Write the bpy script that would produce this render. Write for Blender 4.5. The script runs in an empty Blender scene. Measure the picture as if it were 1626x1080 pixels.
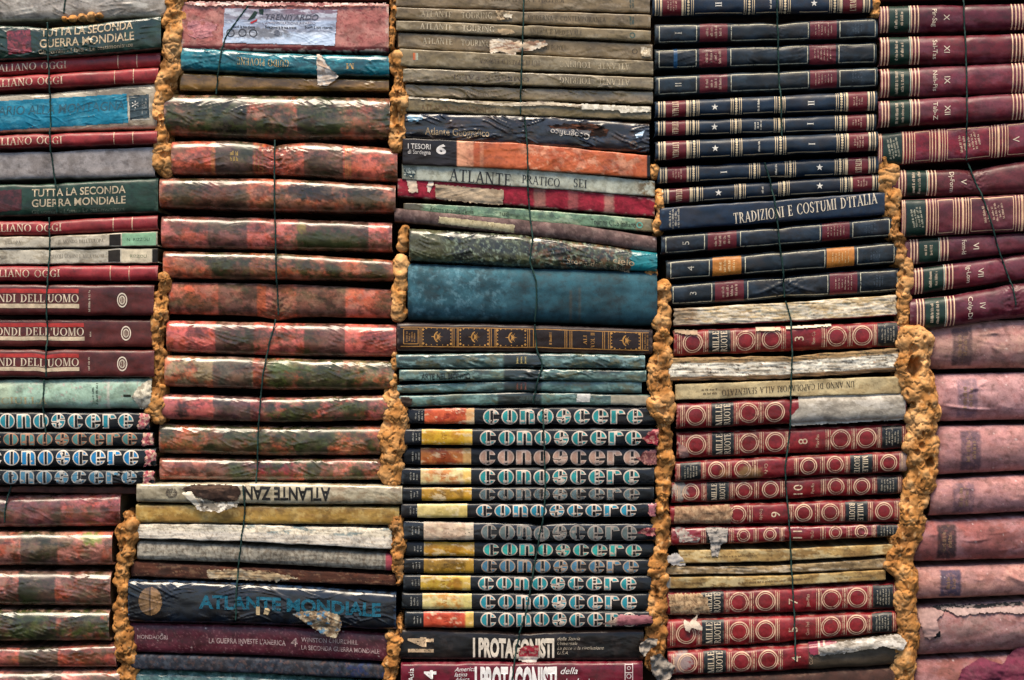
import bpy, bmesh, math, random
import numpy as np
from mathutils import Vector

scene = bpy.context.scene
COL = scene.collection
S = 0.0007                       # metres per unit of the layout grid (books are about 28 cm long)
CZ = 1.2
PI = math.pi
def X(px): return (px - 813.0) * S
def Z(py): return CZ + (540.0 - py) * S

# ------------------------------------------------------------------ camera, world, sun, exposure
cam_d = bpy.data.cameras.new("camera")
cam = bpy.data.objects.new("camera", cam_d); COL.objects.link(cam)
DIST = 2.2
cam.location = (0, -DIST, CZ); cam.rotation_euler = (PI/2, 0, 0)
cam_d.sensor_width = 36.0
cam_d.lens = 36.0 * DIST / (1626 * S)
cam_d.clip_start = 0.05; cam_d.clip_end = 100
scene.camera = cam

world = bpy.data.worlds.new("World"); scene.world = world
world.use_nodes = True
wn = world.node_tree.nodes; wl = world.node_tree.links
bg = wn["Background"]
sky = wn.new("ShaderNodeTexSky"); sky.sky_type = 'NISHITA'; sky.sun_disc = False
SUN_EL, SUN_AZ = math.radians(67), math.radians(-16)      # high, from behind the viewer, a little left
sky.sun_elevation = SUN_EL
sky.sun_rotation = PI + SUN_AZ
sky.air_density = 0.8; sky.dust_density = 1.0; sky.ozone_density = 0.3
wl.new(sky.outputs[0], bg.inputs[0]); bg.inputs[1].default_value = 0.05

sun_d = bpy.data.lights.new("sun", 'SUN'); sun = bpy.data.objects.new("sun", sun_d); COL.objects.link(sun)
sun_d.energy = 1.5; sun_d.angle = math.radians(30); sun_d.color = (1.0, 0.86, 0.67)
sd = Vector((math.sin(SUN_AZ)*math.cos(SUN_EL), -math.cos(SUN_AZ)*math.cos(SUN_EL), math.sin(SUN_EL)))
sun.rotation_euler = sd.to_track_quat('Z', 'Y').to_euler()
sun.location = (0, -3, 4)

scene.view_settings.view_transform = 'Standard'
scene.view_settings.look = 'None'
scene.view_settings.gamma = 1.0
scene.view_settings.use_curve_mapping = False
scene.view_settings.exposure = 2.17

# ------------------------------------------------------------------ helpers
def lin(h):
    if isinstance(h, str):
        h = h.lstrip('#'); c = np.array([int(h[i:i+2], 16) for i in (0, 2, 4)]) / 255.0
    else:
        c = np.array(h, float)
        if c.max() > 1.0: c = c / 255.0
    return np.where(c <= 0.04045, c/12.92, ((c+0.055)/1.055)**2.4)

def _h(ix, iy, seed):
    a = (ix.astype(np.int64)*374761393 + iy.astype(np.int64)*668265263 + int(seed)*2246822519) & 0xFFFFFFFF
    a = ((a ^ (a >> 13)) * 1274126177) & 0xFFFFFFFF
    a = (a ^ (a >> 16)) * 2654435761 & 0xFFFFFFFF
    return ((a >> 8) & 0xFFFF) / 65535.0
_G = np.array([(math.cos(i*PI/8+.2), math.sin(i*PI/8+.2)) for i in range(16)])
def vn(x, y, seed=0):
    """gradient noise, 0..1"""
    x = np.asarray(x, float); y = np.asarray(y, float)
    ix = np.floor(x); iy = np.floor(y); fx = x-ix; fy = y-iy
    ux = fx*fx*fx*(fx*(fx*6-15)+10); uy = fy*fy*fy*(fy*(fy*6-15)+10)
    def g(dx, dy):
        k = (_h(ix+dx, iy+dy, seed)*15.99).astype(int)
        return _G[k, 0]*(fx-dx)+_G[k, 1]*(fy-dy)
    n = (g(0, 0)*(1-ux)+g(1, 0)*ux)*(1-uy)+(g(0, 1)*(1-ux)+g(1, 1)*ux)*uy
    return np.clip(.5+n*.78, 0, 1)
def fbm(x, y, seed=0, o=4, gain=.55):
    s = 0; a = 1.0; t = 0
    x = np.asarray(x, float); y = np.asarray(y, float)
    for i in range(o):
        c, n = math.cos(.6*i), math.sin(.6*i); k = 1.97**i
        s = s + a*(vn((x*c-y*n)*k + 17.3*i+.31, (x*n+y*c)*k - 9.1*i+.17, seed+i*31)-.5); t += a*a; a *= gain
    return np.clip(.5+s/t**.5*.86, 0, 1)
def ridge(x, y, seed=0):
    return 1 - np.abs(2*vn(x, y, seed) - 1)
def sstep(a, b, x):
    t = np.clip((x-a)/(b-a+1e-9), 0, 1); return t*t*(3-2*t)

def mesh_obj(name, verts, faces, mat, parent=None, origin=None, col=None, film=None, smooth=True):
    me = bpy.data.meshes.new(name)
    verts = np.asarray(verts, np.float32)
    if origin is not None: verts = verts - np.asarray(origin, np.float32)
    if isinstance(faces, np.ndarray):
        n = len(faces); k = faces.shape[1]
        me.vertices.add(len(verts)); me.vertices.foreach_set("co", verts.ravel())
        me.loops.add(n*k); me.loops.foreach_set("vertex_index", faces.astype(np.int32).ravel())
        me.polygons.add(n)
        me.polygons.foreach_set("loop_start", np.arange(0, n*k, k, dtype=np.int32))
        me.update(calc_edges=True); me.validate()
    else:
        me.from_pydata([tuple(map(float, v)) for v in verts], [], [tuple(f) for f in faces]); me.update()
    if smooth: me.shade_smooth()
    if col is not None:
        ca = me.color_attributes.new("Col", 'FLOAT_COLOR', 'POINT')
        c4 = np.ones((len(verts), 4), np.float32); c4[:, :3] = col
        ca.data.foreach_set("color", c4.ravel())
    if film is not None:
        at = me.attributes.new("Film", 'FLOAT', 'POINT'); at.data.foreach_set("value", np.asarray(film, np.float32).ravel())
    me.materials.append(mat)
    o = bpy.data.objects.new(name, me); COL.objects.link(o)
    if parent is not None: o.parent = parent
    return o

def grid_faces(r, c, off=0):
    i = np.arange((r-1)*(c-1)); a = i//(c-1); b = i % (c-1)
    p = a*c + b + off
    return np.stack([p, p+1, p+c+1, p+c], 1)

# ------------------------------------------------------------------ materials
MATS = {}
def mat(kind):
    if kind in MATS: return MATS[kind]
    # rough, specular, coat, grain amount, grain scale, bump strength, bump scale, stretched wrinkle bump
    P = dict(
        cloth=(.78, .25, 0, .22, 700, .35, 1500, 0), leather=(.42, .32, .07, .22, 420, .16, 900, 0),
        gloss=(.34, .28, .10, .16, 300, .08, 500, .2), film=(.30, .44, .36, .18, 260, .06, 420, .16),
        paper=(.85, .2, 0, .16, 500, .3, 700, 0), pages=(.88, .15, 0, .25, 300, .35, 500, 0),
        letter=(.5, .35, 0, .25, 800, .1, 900, 0), letter_worn=(.5, .35, 0, .3, 800, .1, 900, 0),
        foam=(.82, .2, 0, .30, 180, .9, 380, 0), cord=(.7, .3, 0, .3, 900, .4, 2500, 0),
        wall=(.95, .1, 0, .3, 20, .3, 60, 0))[kind]
    m = bpy.data.materials.new(kind); m.use_nodes = True; MATS[kind] = m
    nt = m.node_tree; N = nt.nodes; Lk = nt.links
    bs = N["Principled BSDF"]; out = N["Material Output"]
    at = N.new("ShaderNodeAttribute"); at.attribute_name = "Col"
    tc = N.new("ShaderNodeTexCoord")
    oi = N.new("ShaderNodeObjectInfo")
    off = N.new("ShaderNodeVectorMath"); off.operation = 'ADD'
    sc = N.new("ShaderNodeVectorMath"); sc.operation = 'SCALE'; sc.inputs[0].default_value = (7.1, 3.3, 5.7)
    Lk.new(oi.outputs["Random"], sc.inputs["Scale"])
    Lk.new(tc.outputs["Object"], off.inputs[0]); Lk.new(sc.outputs[0], off.inputs[1])
    n1 = N.new("ShaderNodeTexNoise"); n1.inputs["Scale"].default_value = P[4]; n1.inputs["Detail"].default_value = 6
    n1.inputs["Roughness"].default_value = .7
    Lk.new(off.outputs[0], n1.inputs["Vector"])
    n3 = N.new("ShaderNodeTexNoise"); n3.inputs["Scale"].default_value = P[4]*.14; n3.inputs["Detail"].default_value = 5
    Lk.new(off.outputs[0], n3.inputs["Vector"])
    mr = N.new("ShaderNodeMapRange"); mr.inputs["From Min"].default_value = .25; mr.inputs["From Max"].default_value = .75
    mr.inputs["To Min"].default_value = 1-P[3]; mr.inputs["To Max"].default_value = 1+P[3]
    Lk.new(n1.outputs["Fac"], mr.inputs["Value"])
    mr3 = N.new("ShaderNodeMapRange"); mr3.inputs["From Min"].default_value = .3; mr3.inputs["From Max"].default_value = .7
    mr3.inputs["To Min"].default_value = 1-P[3]*.8; mr3.inputs["To Max"].default_value = 1+P[3]*.8
    Lk.new(n3.outputs["Fac"], mr3.inputs["Value"])
    mm = N.new("ShaderNodeMath"); mm.operation = 'MULTIPLY'
    Lk.new(mr.outputs[0], mm.inputs[0]); Lk.new(mr3.outputs[0], mm.inputs[1])
    mul = N.new("ShaderNodeVectorMath"); mul.operation = 'SCALE'
    Lk.new(at.outputs["Color"], mul.inputs[0]); Lk.new(mm.outputs[0], mul.inputs["Scale"])
    Lk.new(mul.outputs[0], bs.inputs["Base Color"])
    bs.inputs["Specular IOR Level"].default_value = P[1]
    bs.inputs["Coat Weight"].default_value = P[2]; bs.inputs["Coat Roughness"].default_value = .22
    n2 = N.new("ShaderNodeTexNoise"); n2.inputs["Scale"].default_value = P[6]; n2.inputs["Detail"].default_value = 4
    Lk.new(off.outputs[0], n2.inputs["Vector"])
    rr = N.new("ShaderNodeMapRange"); rr.inputs["From Min"].default_value = .3; rr.inputs["From Max"].default_value = .7
    rr.inputs["To Min"].default_value = max(P[0]-.13, .05); rr.inputs["To Max"].default_value = min(P[0]+.16, 1)
    Lk.new(n3.outputs["Fac"], rr.inputs["Value"]); Lk.new(rr.outputs[0], bs.inputs["Roughness"])
    b = N.new("ShaderNodeBump"); b.inputs["Strength"].default_value = P[5]; b.inputs["Distance"].default_value = .0006
    Lk.new(n2.outputs["Fac"], b.inputs["Height"])
    last = b
    if P[7] > 0:
        mp = N.new("ShaderNodeMapping"); mp.inputs["Rotation"].default_value = (0, .38, 0); mp.inputs["Scale"].default_value = (26, 26, 120)
        Lk.new(off.outputs[0], mp.inputs["Vector"])
        n4 = N.new("ShaderNodeTexNoise"); n4.inputs["Scale"].default_value = 1.0; n4.inputs["Detail"].default_value = 3
        n4.inputs["Distortion"].default_value = .6
        Lk.new(mp.outputs[0], n4.inputs["Vector"])
        b2 = N.new("ShaderNodeBump"); b2.inputs["Strength"].default_value = P[7]; b2.inputs["Distance"].default_value = .0016
        Lk.new(n4.outputs["Fac"], b2.inputs["Height"]); Lk.new(b.outputs[0], b2.inputs["Normal"]); last = b2
    Lk.new(last.outputs[0], bs.inputs["Normal"])
    if kind == 'pages':
        mp = N.new("ShaderNodeMapping"); mp.inputs["Scale"].default_value = (30, 30, 2200)
        Lk.new(off.outputs[0], mp.inputs["Vector"])
        n4 = N.new("ShaderNodeTexNoise"); n4.inputs["Scale"].default_value = 1.0; n4.inputs["Detail"].default_value = 4
        Lk.new(mp.outputs[0], n4.inputs["Vector"])
        b2 = N.new("ShaderNodeBump"); b2.inputs["Strength"].default_value = .8; b2.inputs["Distance"].default_value = .001
        Lk.new(n4.outputs["Fac"], b2.inputs["Height"]); Lk.new(b2.outputs[0], bs.inputs["Normal"])
        r4 = N.new("ShaderNodeMapRange"); r4.inputs["From Min"].default_value = .3; r4.inputs["From Max"].default_value = .7
        r4.inputs["To Min"].default_value = .55; r4.inputs["To Max"].default_value = 1.15
        Lk.new(n4.outputs["Fac"], r4.inputs["Value"])
        m5 = N.new("ShaderNodeMath"); m5.operation = 'MULTIPLY'; Lk.new(r4.outputs[0], m5.inputs[0]); Lk.new(mm.outputs[0], m5.inputs[1])
        Lk.new(m5.outputs[0], mul.inputs["Scale"])
    if kind == 'letter_worn':
        tr = N.new("ShaderNodeBsdfTransparent"); mx = N.new("ShaderNodeMixShader")
        a2 = N.new("ShaderNodeMapRange"); a2.inputs["From Min"].default_value = .36; a2.inputs["From Max"].default_value = .50
        a2.inputs["To Min"].default_value = .15; a2.inputs["To Max"].default_value = .95
        n6 = N.new("ShaderNodeTexNoise"); n6.inputs["Scale"].default_value = 210; n6.inputs["Detail"].default_value = 7
        n6.inputs["Roughness"].default_value = .75
        Lk.new(off.outputs[0], n6.inputs["Vector"]); Lk.new(n6.outputs["Fac"], a2.inputs["Value"])
        Lk.new(a2.outputs[0], mx.inputs[0]); Lk.new(tr.outputs[0], mx.inputs[1]); Lk.new(bs.outputs[0], mx.inputs[2])
        Lk.new(mx.outputs[0], out.inputs["Surface"])
    return m

# ------------------------------------------------------------------ colour of a surface (prints, bands, stains)
class Paint:
    def __init__(s, px, v, py, x0, x1, seed):
        s.x, s.v, s.y, s.x0, s.x1, s.seed = px, v, py, x0, x1, seed
        s.C = np.zeros((len(px), 3)); s.k = 0
    def mix(s, m, c):
        m = np.clip(m, 0, 1)[:, None]; s.C = s.C*(1-m) + lin(c)*m; return s
    def fill(s, c): s.C[:] = lin(c); return s
    def band(s, a, b, c, soft=.7, v0=-9, v1=9, amt=1, jag=0):
        x = s.x
        if jag: x = x + (fbm(s.x/9, s.y/5, s.seed+5)-.5)*jag
        m = sstep(a-soft, a+soft, x)*(1-sstep(b-soft, b+soft, x))
        if v0 > -1: m = m*sstep(v0-.03, v0+.03, s.v)
        if v1 < 2: m = m*(1-sstep(v1-.03, v1+.03, s.v))
        return s.mix(m*amt, c)
    def stain(s, c, sc=30, thr=.55, soft=.1, amt=1, ax=1., a=None, b=None, o=5):
        s.k += 1
        n = fbm(s.x/(sc*ax)+s.seed*.37, s.y/sc+s.k*7.7, s.seed+s.k*13, o+1, .70)
        m = sstep(thr-soft, thr+soft, n)*amt
        if a is not None: m = m*sstep(a-12, a+12, s.x)*(1-sstep(b-12, b+12, s.x))
        return s.mix(m, c)
    def mott(s, amp=.25, sc=14, ax=1.):
        s.k += 1
        n = fbm(s.x/(sc*ax), s.y/sc+s.k*3.1, s.seed+s.k*19, 5)
        s.C = s.C*(1+(n-.5)[:, None]*2.4*amp); return s
    def wear(s, c, amt=.7, w=.1, ends=7):
        s.k += 1
        n = fbm(s.x/13, s.y/7, s.seed+s.k*7, 5)
        e = np.minimum(np.minimum(s.v, 1-s.v)/w, np.minimum(s.x-s.x0, s.x1-s.x)/ends)
        return s.mix(amt*sstep(.0, .35, n-.30-.42*np.clip(e, 0, 2)), c)
    def speck(s, c, sc=3.0, thr=.86, amt=.8):
        s.k += 1; thr = thr+.03; sc = sc*.8
        q = 11.; ix = np.floor(s.x/q); iy = np.floor(s.y/q)
        on = _h(ix, iy, s.seed+s.k) > .90
        cx = (ix+.15+.7*_h(ix, iy, s.seed+s.k+1))*q; cy = (iy+.15+.7*_h(ix, iy, s.seed+s.k+2))*q
        r = .7+1.3*_h(ix, iy, s.seed+s.k+3)**2
        d = np.hypot(s.x-cx, (s.y-cy)*1.2)
        return s.mix(amt*on*(1-sstep(r*.6, r*1.3, d)), c)
    def blob(s, cx, cy, rx, ry, c, amt=1, soft=.25, rag=.35):
        n = (fbm(s.x/8, s.y/8, s.seed+77)-.5)*2*rag
        d = np.sqrt(((s.x-cx)/rx)**2+((s.y-cy)/ry)**2)+n
        return s.mix(amt*(1-sstep(1-soft, 1+soft, d)), c)

# ------------------------------------------------------------------ books
BOOKS = []
THINGS = []
_seed = [10]
def thing(name, label, cat, loc, group=None):
    o = bpy.data.objects.new(name, None); COL.objects.link(o); o.location = loc
    o.empty_display_size = .02
    o["label"] = label; o["category"] = cat
    if group: o["group"] = group
    THINGS.append(o)
    return o

class Book:
    def __init__(s, name, label, group, x0, x1, top, bot, paint, m='leather', n=2.6, dep=None, y0=0., wr=0., pinch=(), wob=.85,
                 ridges=(), page='#b39b76', low=1.2, flush=False, cap=2.0, streak=0., depth=190, endrag=0., notch=(), cover='cover', shrink=0., capw=2.5):
        s.capw = capw
        _seed[0] += 7; s.seed = _seed[0]; rs = random.Random(s.seed)
        s.x0, s.x1, s.m, s.n, s.wr, s.pinch, s.low, s.cap, s.streak, s.ridges = x0, x1, m, n, wr, pinch, low, cap, streak, ridges
        xs = np.linspace(x0-20, x1+20, 500)
        def curve(k, sd):
            k = list(k)
            if len(k) == 2: y = np.interp(xs, [x0, x1], k); y = k[0]+(k[1]-k[0])*(xs-x0)/(x1-x0)
            else:
                y = np.interp(xs, np.linspace(x0, x1, len(k)), k)
                w = np.exp(-np.linspace(-2, 2, 61)**2); w /= w.sum()
                y = np.convolve(np.pad(y, 30, mode='edge'), w, 'valid')
            return y + (fbm(xs/45, xs*0+sd, s.seed+sd, 3)-.5)*2.4*wob
        pinch = list(pinch)
        for c in CORDS:
            c = np.array(c[1]); ym = (np.mean(top)+np.mean(bot))/2
            if c[0, 1]-4 < ym < c[-1, 1]+4:
                xc = float(np.interp(ym, c[:, 1], c[:, 0]))
                if x0 < xc < x1 and all(abs(q_[0]-xc) > 30 for q_ in pinch): pinch.append((xc, 9, 1.1, -.5, 1.7))
        s.pinch = pinch
        s.xs = xs; s.yt = curve(top, 1)+shrink+.35; s.yb = curve(bot, 2)-shrink-.35
        for (pc, sig, dt, db, dd) in pinch:
            g = np.exp(-np.abs((xs-pc)/sig)**1.3); s.yt = s.yt + dt*g; s.yb = s.yb + db*g
        s.h = float(np.mean(s.yb-s.yt))
        s.dep = dep if dep is not None else (.40*s.h if n < 3.2 else .24*s.h+1)
        s.yf = y0*1.4 + rs.uniform(-6.5, 6.5)
        s.endrag = endrag
        xc = (max(x0, -40)+min(x1, 1670))/2
        s.org = (X((x0+x1)/2), depth*.5*S, float(Z(np.interp((x0+x1)/2, xs, s.yb))))
        s.t = thing(name, label, 'book', s.org, group)
        BOOKS.append(s)
        s.build(paint, m, page, flush, depth, cover)
    def edges(s, px): return np.interp(px, s.xs, s.yt), np.interp(px, s.xs, s.yb)
    def disp(s, px, py):
        d = (fbm(px/70, py/40, s.seed, 3)-.5)*2*s.low
        if s.wr > 0:
            wx = (fbm(px/60, py/40, s.seed+33, 2)-.5)*12
            a = .34
            u = px*math.cos(a)+py*math.sin(a); w = -px*math.sin(a)+py*math.cos(a)+wx
            r1 = ridge(u/85, w/10, s.seed+3)**14
            u2 = px*math.cos(-.2)+py*math.sin(-.2); w2 = -px*math.sin(-.2)+py*math.cos(-.2)-wx*.6
            r2 = ridge(u2/95, w2/9, s.seed+8)**15
            gate = sstep(.45, .68, fbm(px/60, py/40, s.seed+21, 2)); g2 = sstep(.45, .68, fbm(px/60, py/40, s.seed+23, 2))
            d = d + s.wr*(r1*gate*1.25 + r2*g2*1.25 + (fbm(px/40, py/20, s.seed+27, 2)-.5)*.4)
        if s.streak > 0:
            d = d + s.streak*(fbm(px/45, py/2.2, s.seed+5, 3)-.5)*2
        for (xa, ya, xb, yb, w, amp) in s.ridges:
            L2 = (xb-xa)**2+(yb-ya)**2
            t = np.clip(((px-xa)*(xb-xa)+(py-ya)*(yb-ya))/L2, 0, 1)
            dd = np.hypot(px-xa-t*(xb-xa), py-ya-t*(yb-ya)-2.5*np.sin(t*PI))
            d = d + amp*np.exp(-(dd/w)**2)*np.sin(PI*np.clip(t, .08, .92))
        return d
    def surf(s, px, py, lift=0., clampv=False):
        px = np.asarray(px, float); py = np.asarray(py, float)
        yt, yb = s.edges(px)
        v = (py-yt)/(yb-yt)
        tt = np.abs(1-2*v)
        tt = np.minimum(tt, .93) if clampv else np.clip(tt, 0, 1)
        prof = (1-tt**s.n)**(1/s.n)
        d = s.dep*(prof-1) + s.disp(px, py)*np.minimum(1, prof*1.6)
        for (pc, sig, dt, db, dd) in s.pinch:
            dx = np.abs(px-pc); d = d - dd*np.exp(-(dx/sig)**1.2)
            wv = fbm(px/9, py/7, s.seed+51, 3)
            d = d + .30*dd*np.exp(-dx/(sig*.55))*np.sin((py-yt)*.62+dx*.30+wv*9)*sstep(1, 5, dx)*(.3+wv)
        e = np.minimum(px-s.x0, s.x1-px)
        d = d - s.cap*np.exp(-np.maximum(e, 0)/s.capw)
        d = d + lift
        return np.stack([X(px), -(s.yf+d)*S, Z(py)], -1)
    def build(s, paint, m, page, flush, depth, cover):
        rs_ = random.Random(s.seed*3+1)
        nu = max(24, int((s.x1-s.x0)/1.45)); nv = max(10, int(s.h/1.25))
        u = np.linspace(s.x0, s.x1, nu)
        q = np.linspace(-1, 1, nv); t = .6*np.sin(q*PI/2)+.4*q
        v = (t+1)/2
        yt, yb = s.edges(u)
        PX = np.repeat(u[None, :], nv, 0)
        PY = yt[None, :]+(yb-yt)[None, :]*v[:, None]
        if s.endrag:
            rag = (fbm(PY/6, PY*0+1, s.seed+2, 4)-.5)*2*s.endrag
            f = np.clip((PX-s.x0)/40, 0, 1)
            PXg = PX + rag*np.exp(-np.minimum(PX-s.x0, s.x1-PX)/10)
        else: PXg = PX
        F = s.surf(PX, PY); F[..., 0] = X(PXg)
        def back(row, py, dd, inn):
            r = np.stack([X(u), np.full(nu, -(s.yf-s.dep-dd)*S), Z(py+inn)], -1); return r
        hg = 0 if s.n > 4.5 else 1.0
        topr = [back(0, yt, depth-s.dep, 0), back(0, yt, 12, 0), back(0, yt, 7, 0), back(0, yt, 3.5, hg)]
        botr = [back(0, yb, 3.5, -hg), back(0, yb, 7, 0), back(0, yb, 12, 0), back(0, yb, depth-s.dep, 0)]
        V = np.concatenate([np.stack(topr), F, np.stack(botr)])
        R = V.shape[0]
        px = np.repeat(u[None], R, 0).ravel()
        vv = np.concatenate([np.zeros(4), v, np.ones(4)]); vv = np.repeat(vv[:, None], nu, 1).ravel()
        py = np.concatenate([np.repeat(yt[None], 4, 0), PY, np.repeat(yb[None], 4, 0)]).ravel()
        p = Paint(px, vv, py, s.x0, s.x1, s.seed); paint(p)
        p.stain('#2b2119', 40, .60, .12, .28, ax=1.7).stain('#1d1712', 11, .66, .06, .30, ax=1.6)
        tone = np.array([rs_.uniform(.9, 1.1)]*3)*np.array([1+rs_.uniform(-.05, .05), 1, 1+rs_.uniform(-.07, .05)]); p.C = p.C*tone
        faces = [grid_faces(R, nu)]
        verts = [V.reshape(-1, 3)]; cols = [p.C]; off = R*nu
        th = 2.2
        mid_y = np.mean(V[:, :, 1]); 
        for side in (0, nu-1):
            L0 = V[:, side]; c0 = p.C.reshape(R, nu, 3)[:, side]
            zc = (L0[0, 2]+L0[-1, 2])/2; hh = abs(L0[0, 2]-L0[-1, 2])/2
            tz = np.clip((L0[:, 2]-zc)/hh, -1, 1)
            L1 = L0.copy(); L1[:, 2] -= np.sign(tz)*np.minimum(np.abs(tz)*1.6, 1)*th*S; L1[4:-4, 1] += th*S
            sg = 1 if side == 0 else -1
            L2 = L1.copy(); L2[:, 0] += sg*22*S
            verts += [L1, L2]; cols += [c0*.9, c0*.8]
            i = np.arange(R-1)
            a = i*nu+side
            faces.append(np.stack([a, a+nu, off+i+1, off+i], 1))
            faces.append(np.stack([off+i, off+i+1, off+R+i+1, off+R+i], 1))
            off += 2*R
        s.cover = mesh_obj(cover, np.concatenate(verts), np.concatenate(faces), mat(m), s.t, s.org, np.concatenate(cols))
        # page block
        ins = .8 if flush else 5.0
        uu = np.linspace(s.x0+ins, s.x1-ins, 30); a, b = s.edges(uu)
        a = a+2.8; b = b-2.8
        pin = 1.3*max([q_[4] for q_ in s.pinch], default=0)+max(s.low, s.wr)
        rows = []
        tq = np.linspace(-1, 1, 14)
        for k in tq:
            pr = (1-min(abs(k), .98)**s.n)**(1/s.n)
            rows.append(np.stack([X(uu), np.full(30, -(s.yf+s.dep*(pr-1)-5.0-pin)*S), Z(a+(b-a)*(k+1)/2)], -1))
        back_t = np.stack([X(uu), np.full(30, (depth-8)*S), Z(a)], -1); back_b = np.stack([X(uu), np.full(30, (depth-8)*S), Z(b)], -1)
        rows = [back_t]+rows+[back_b]
        Vp = np.stack(rows); Rn = len(rows)
        fs = [tuple(f) for f in grid_faces(Rn, 30)]
        fs.append(tuple(k*30 for k in range(Rn))); fs.append(tuple(k*30+29 for k in reversed(range(Rn))))
        cc = np.tile(lin(page), (Rn*30, 1))
        s.pages = mesh_obj('page_block', Vp.reshape(-1, 3), fs, mat('pages'), s.t, s.org, cc, smooth=False)
    # ---- flat pieces that follow the spine
    def decal(s, name, v3, faces, col, m='letter', lift=.45, parent=None, tone=.0):
        v3 = np.asarray(v3, float)
        W = s.surf(v3[:, 0], v3[:, 1], lift+v3[:, 2], True)
        if callable(col): c = col(v3)
        else: c = np.tile(lin(col), (len(v3), 1)) if np.ndim(col) < 2 else col
        par = parent if parent is not None else s.t
        return mesh_obj(name, W, faces, mat(m), par, s.org, c)
    def wy(s, x, w):                      # height above the spine's centre line -> layout row
        a, b = s.edges(x); return (a+b)/2 - w
    def text(s, body, x, w=0, cap=10, font='sans', rot=0, fit=None, color='#d8c8ae', bold=0., m='letter', align='c', name='title', shear=0., parent=None, lift=.5):
        P3, F = text2d(body, font, bold, shear)
        P3 = P3.copy(); P3[:, :2] *= cap
        wd = P3[:, 0].max()-P3[:, 0].min()
        if fit: P3[:, 0] *= fit/wd
        P3[:, 0] -= P3[:, 0].min(); wd = P3[:, 0].max()
        if align == 'c': P3[:, 0] -= wd/2
        elif align == 'r': P3[:, 0] -= wd
        P3[:, 1] -= cap/2
        r = math.radians(rot); c, sn = math.cos(r), math.sin(r)
        xx = P3[:, 0]*c-P3[:, 1]*sn; yy = P3[:, 0]*sn+P3[:, 1]*c
        P3 = np.stack([xx, yy, P3[:, 2]], 1)
        if cap > 6.5 or len(body) < 3: P3, F = subdivide(P3, F, 9., 3.5)
        px = x+P3[:, 0]; py = s.wy(px, w+P3[:, 1])
        v3 = np.stack([px, py, P3[:, 2]], 1)
        return s.decal(name, v3, F, color, m, lift, parent)
    def strip(s, segs, color='#cfae85', name='gilt_band', m='letter_worn', lift=.35, parent=None):
        """segs: ('v',x,width,v0,v1) or ('h',x0,x1,v,width)"""
        ex = [(g[1]-g[2]/2, g[1]+g[2]/2) if g[0] == 'v' else (g[1], g[2]) for g in segs]
        order = sorted(range(len(segs)), key=lambda i: ex[i][0]); groups = []
        for i in order:
            if groups and ex[i][0]-groups[-1][1] < 5.5: groups[-1][0].append(segs[i]); groups[-1][1] = max(groups[-1][1], ex[i][1])
            else: groups.append([[segs[i]], ex[i][1]])
        if len(groups) > 1:
            for gr, _ in groups: s.strip(gr, color, name, m, lift, parent)
            return
        V = []; F = []
        for g in segs:
            o = len(V)
            if g[0] == 'v':
                _, x, wd, v0, v1 = g; k = 11
                for i in range(k):
                    vv = v0+(v1-v0)*i/(k-1)
                    a, b = s.edges(x)
                    for dx in (-wd/2, wd/2): V.append((x+dx, a+(b-a)*vv, 0))
            else:
                _, xa, xb, vv, wd = g; k = max(3, int((xb-xa)/6))
                for i in range(k):
                    x = xa+(xb-xa)*i/(k-1); a, b = s.edges(x); y = a+(b-a)*vv
                    for dy in (-wd/2, wd/2): V.append((x, y+dy, .05))
            for i in range(k-1): F.append((o+2*i, o+2*i+1, o+2*i+3, o+2*i+2))
        return s.decal(name, V, F, color, m, lift, parent)
    def ring(s, cx, r, wd=2.0, w=0, color='#d2b08a', name='ring_ornament', squash=1., lift=.4, m='letter_worn', dbl=True):
        V = []; F = []; k = 48
        for (ra, rb) in (((r, r-wd*.55), (r-wd*1.0, r-wd*1.35)) if dbl else ((r, r-wd),)):
            o = len(V)
            for i in range(k):
                a = 2*PI*i/k
                for q in (ra, rb):
                    x = cx+q*math.cos(a); V.append((x, float(s.wy(x, w+q*squash*math.sin(a))), 0))
            for i in range(k):
                j = (i+1) % k; F.append((o+2*i, o+2*i+1, o+2*j+1, o+2*j))
        return s.decal(name, V, F, color, m, lift)
    def tiny(s, x, w, n, length, pitch=3.2, rot=90, color='#a89a84', size=1.5, name='small_print', m='letter_worn', parent=None):
        """rows of type far too small to read"""
        rs = random.Random(int(x*7+s.seed)); V = []; F = []
        r = math.radians(rot); c, sn = math.cos(r), math.sin(r)
        for k in range(n):
            ln = length*rs.uniform(.55, 1); a = -ln/2
            while a < ln/2:
                for _ in range(rs.randint(2, 8)):
                    if a > ln/2: break
                    wd = rs.uniform(.6, 1.3); hh = size*rs.choice((.7, .7, 1, 1))
                    o = len(V); yk = (k-(n-1)/2)*-pitch
                    for (dx, dy) in ((a, yk-size/2), (a+wd, yk-size/2), (a+wd, yk-size/2+hh), (a, yk-size/2+hh)):
                        px = x+dx*c-dy*sn; V.append((px, float(s.wy(px, w+dx*sn+dy*c)), 0))
                    F.append((o, o+1, o+2, o+3)); a += wd+.55
                a += 1.5
        return s.decal(name, V, F, color, m, .45, parent)
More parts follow.
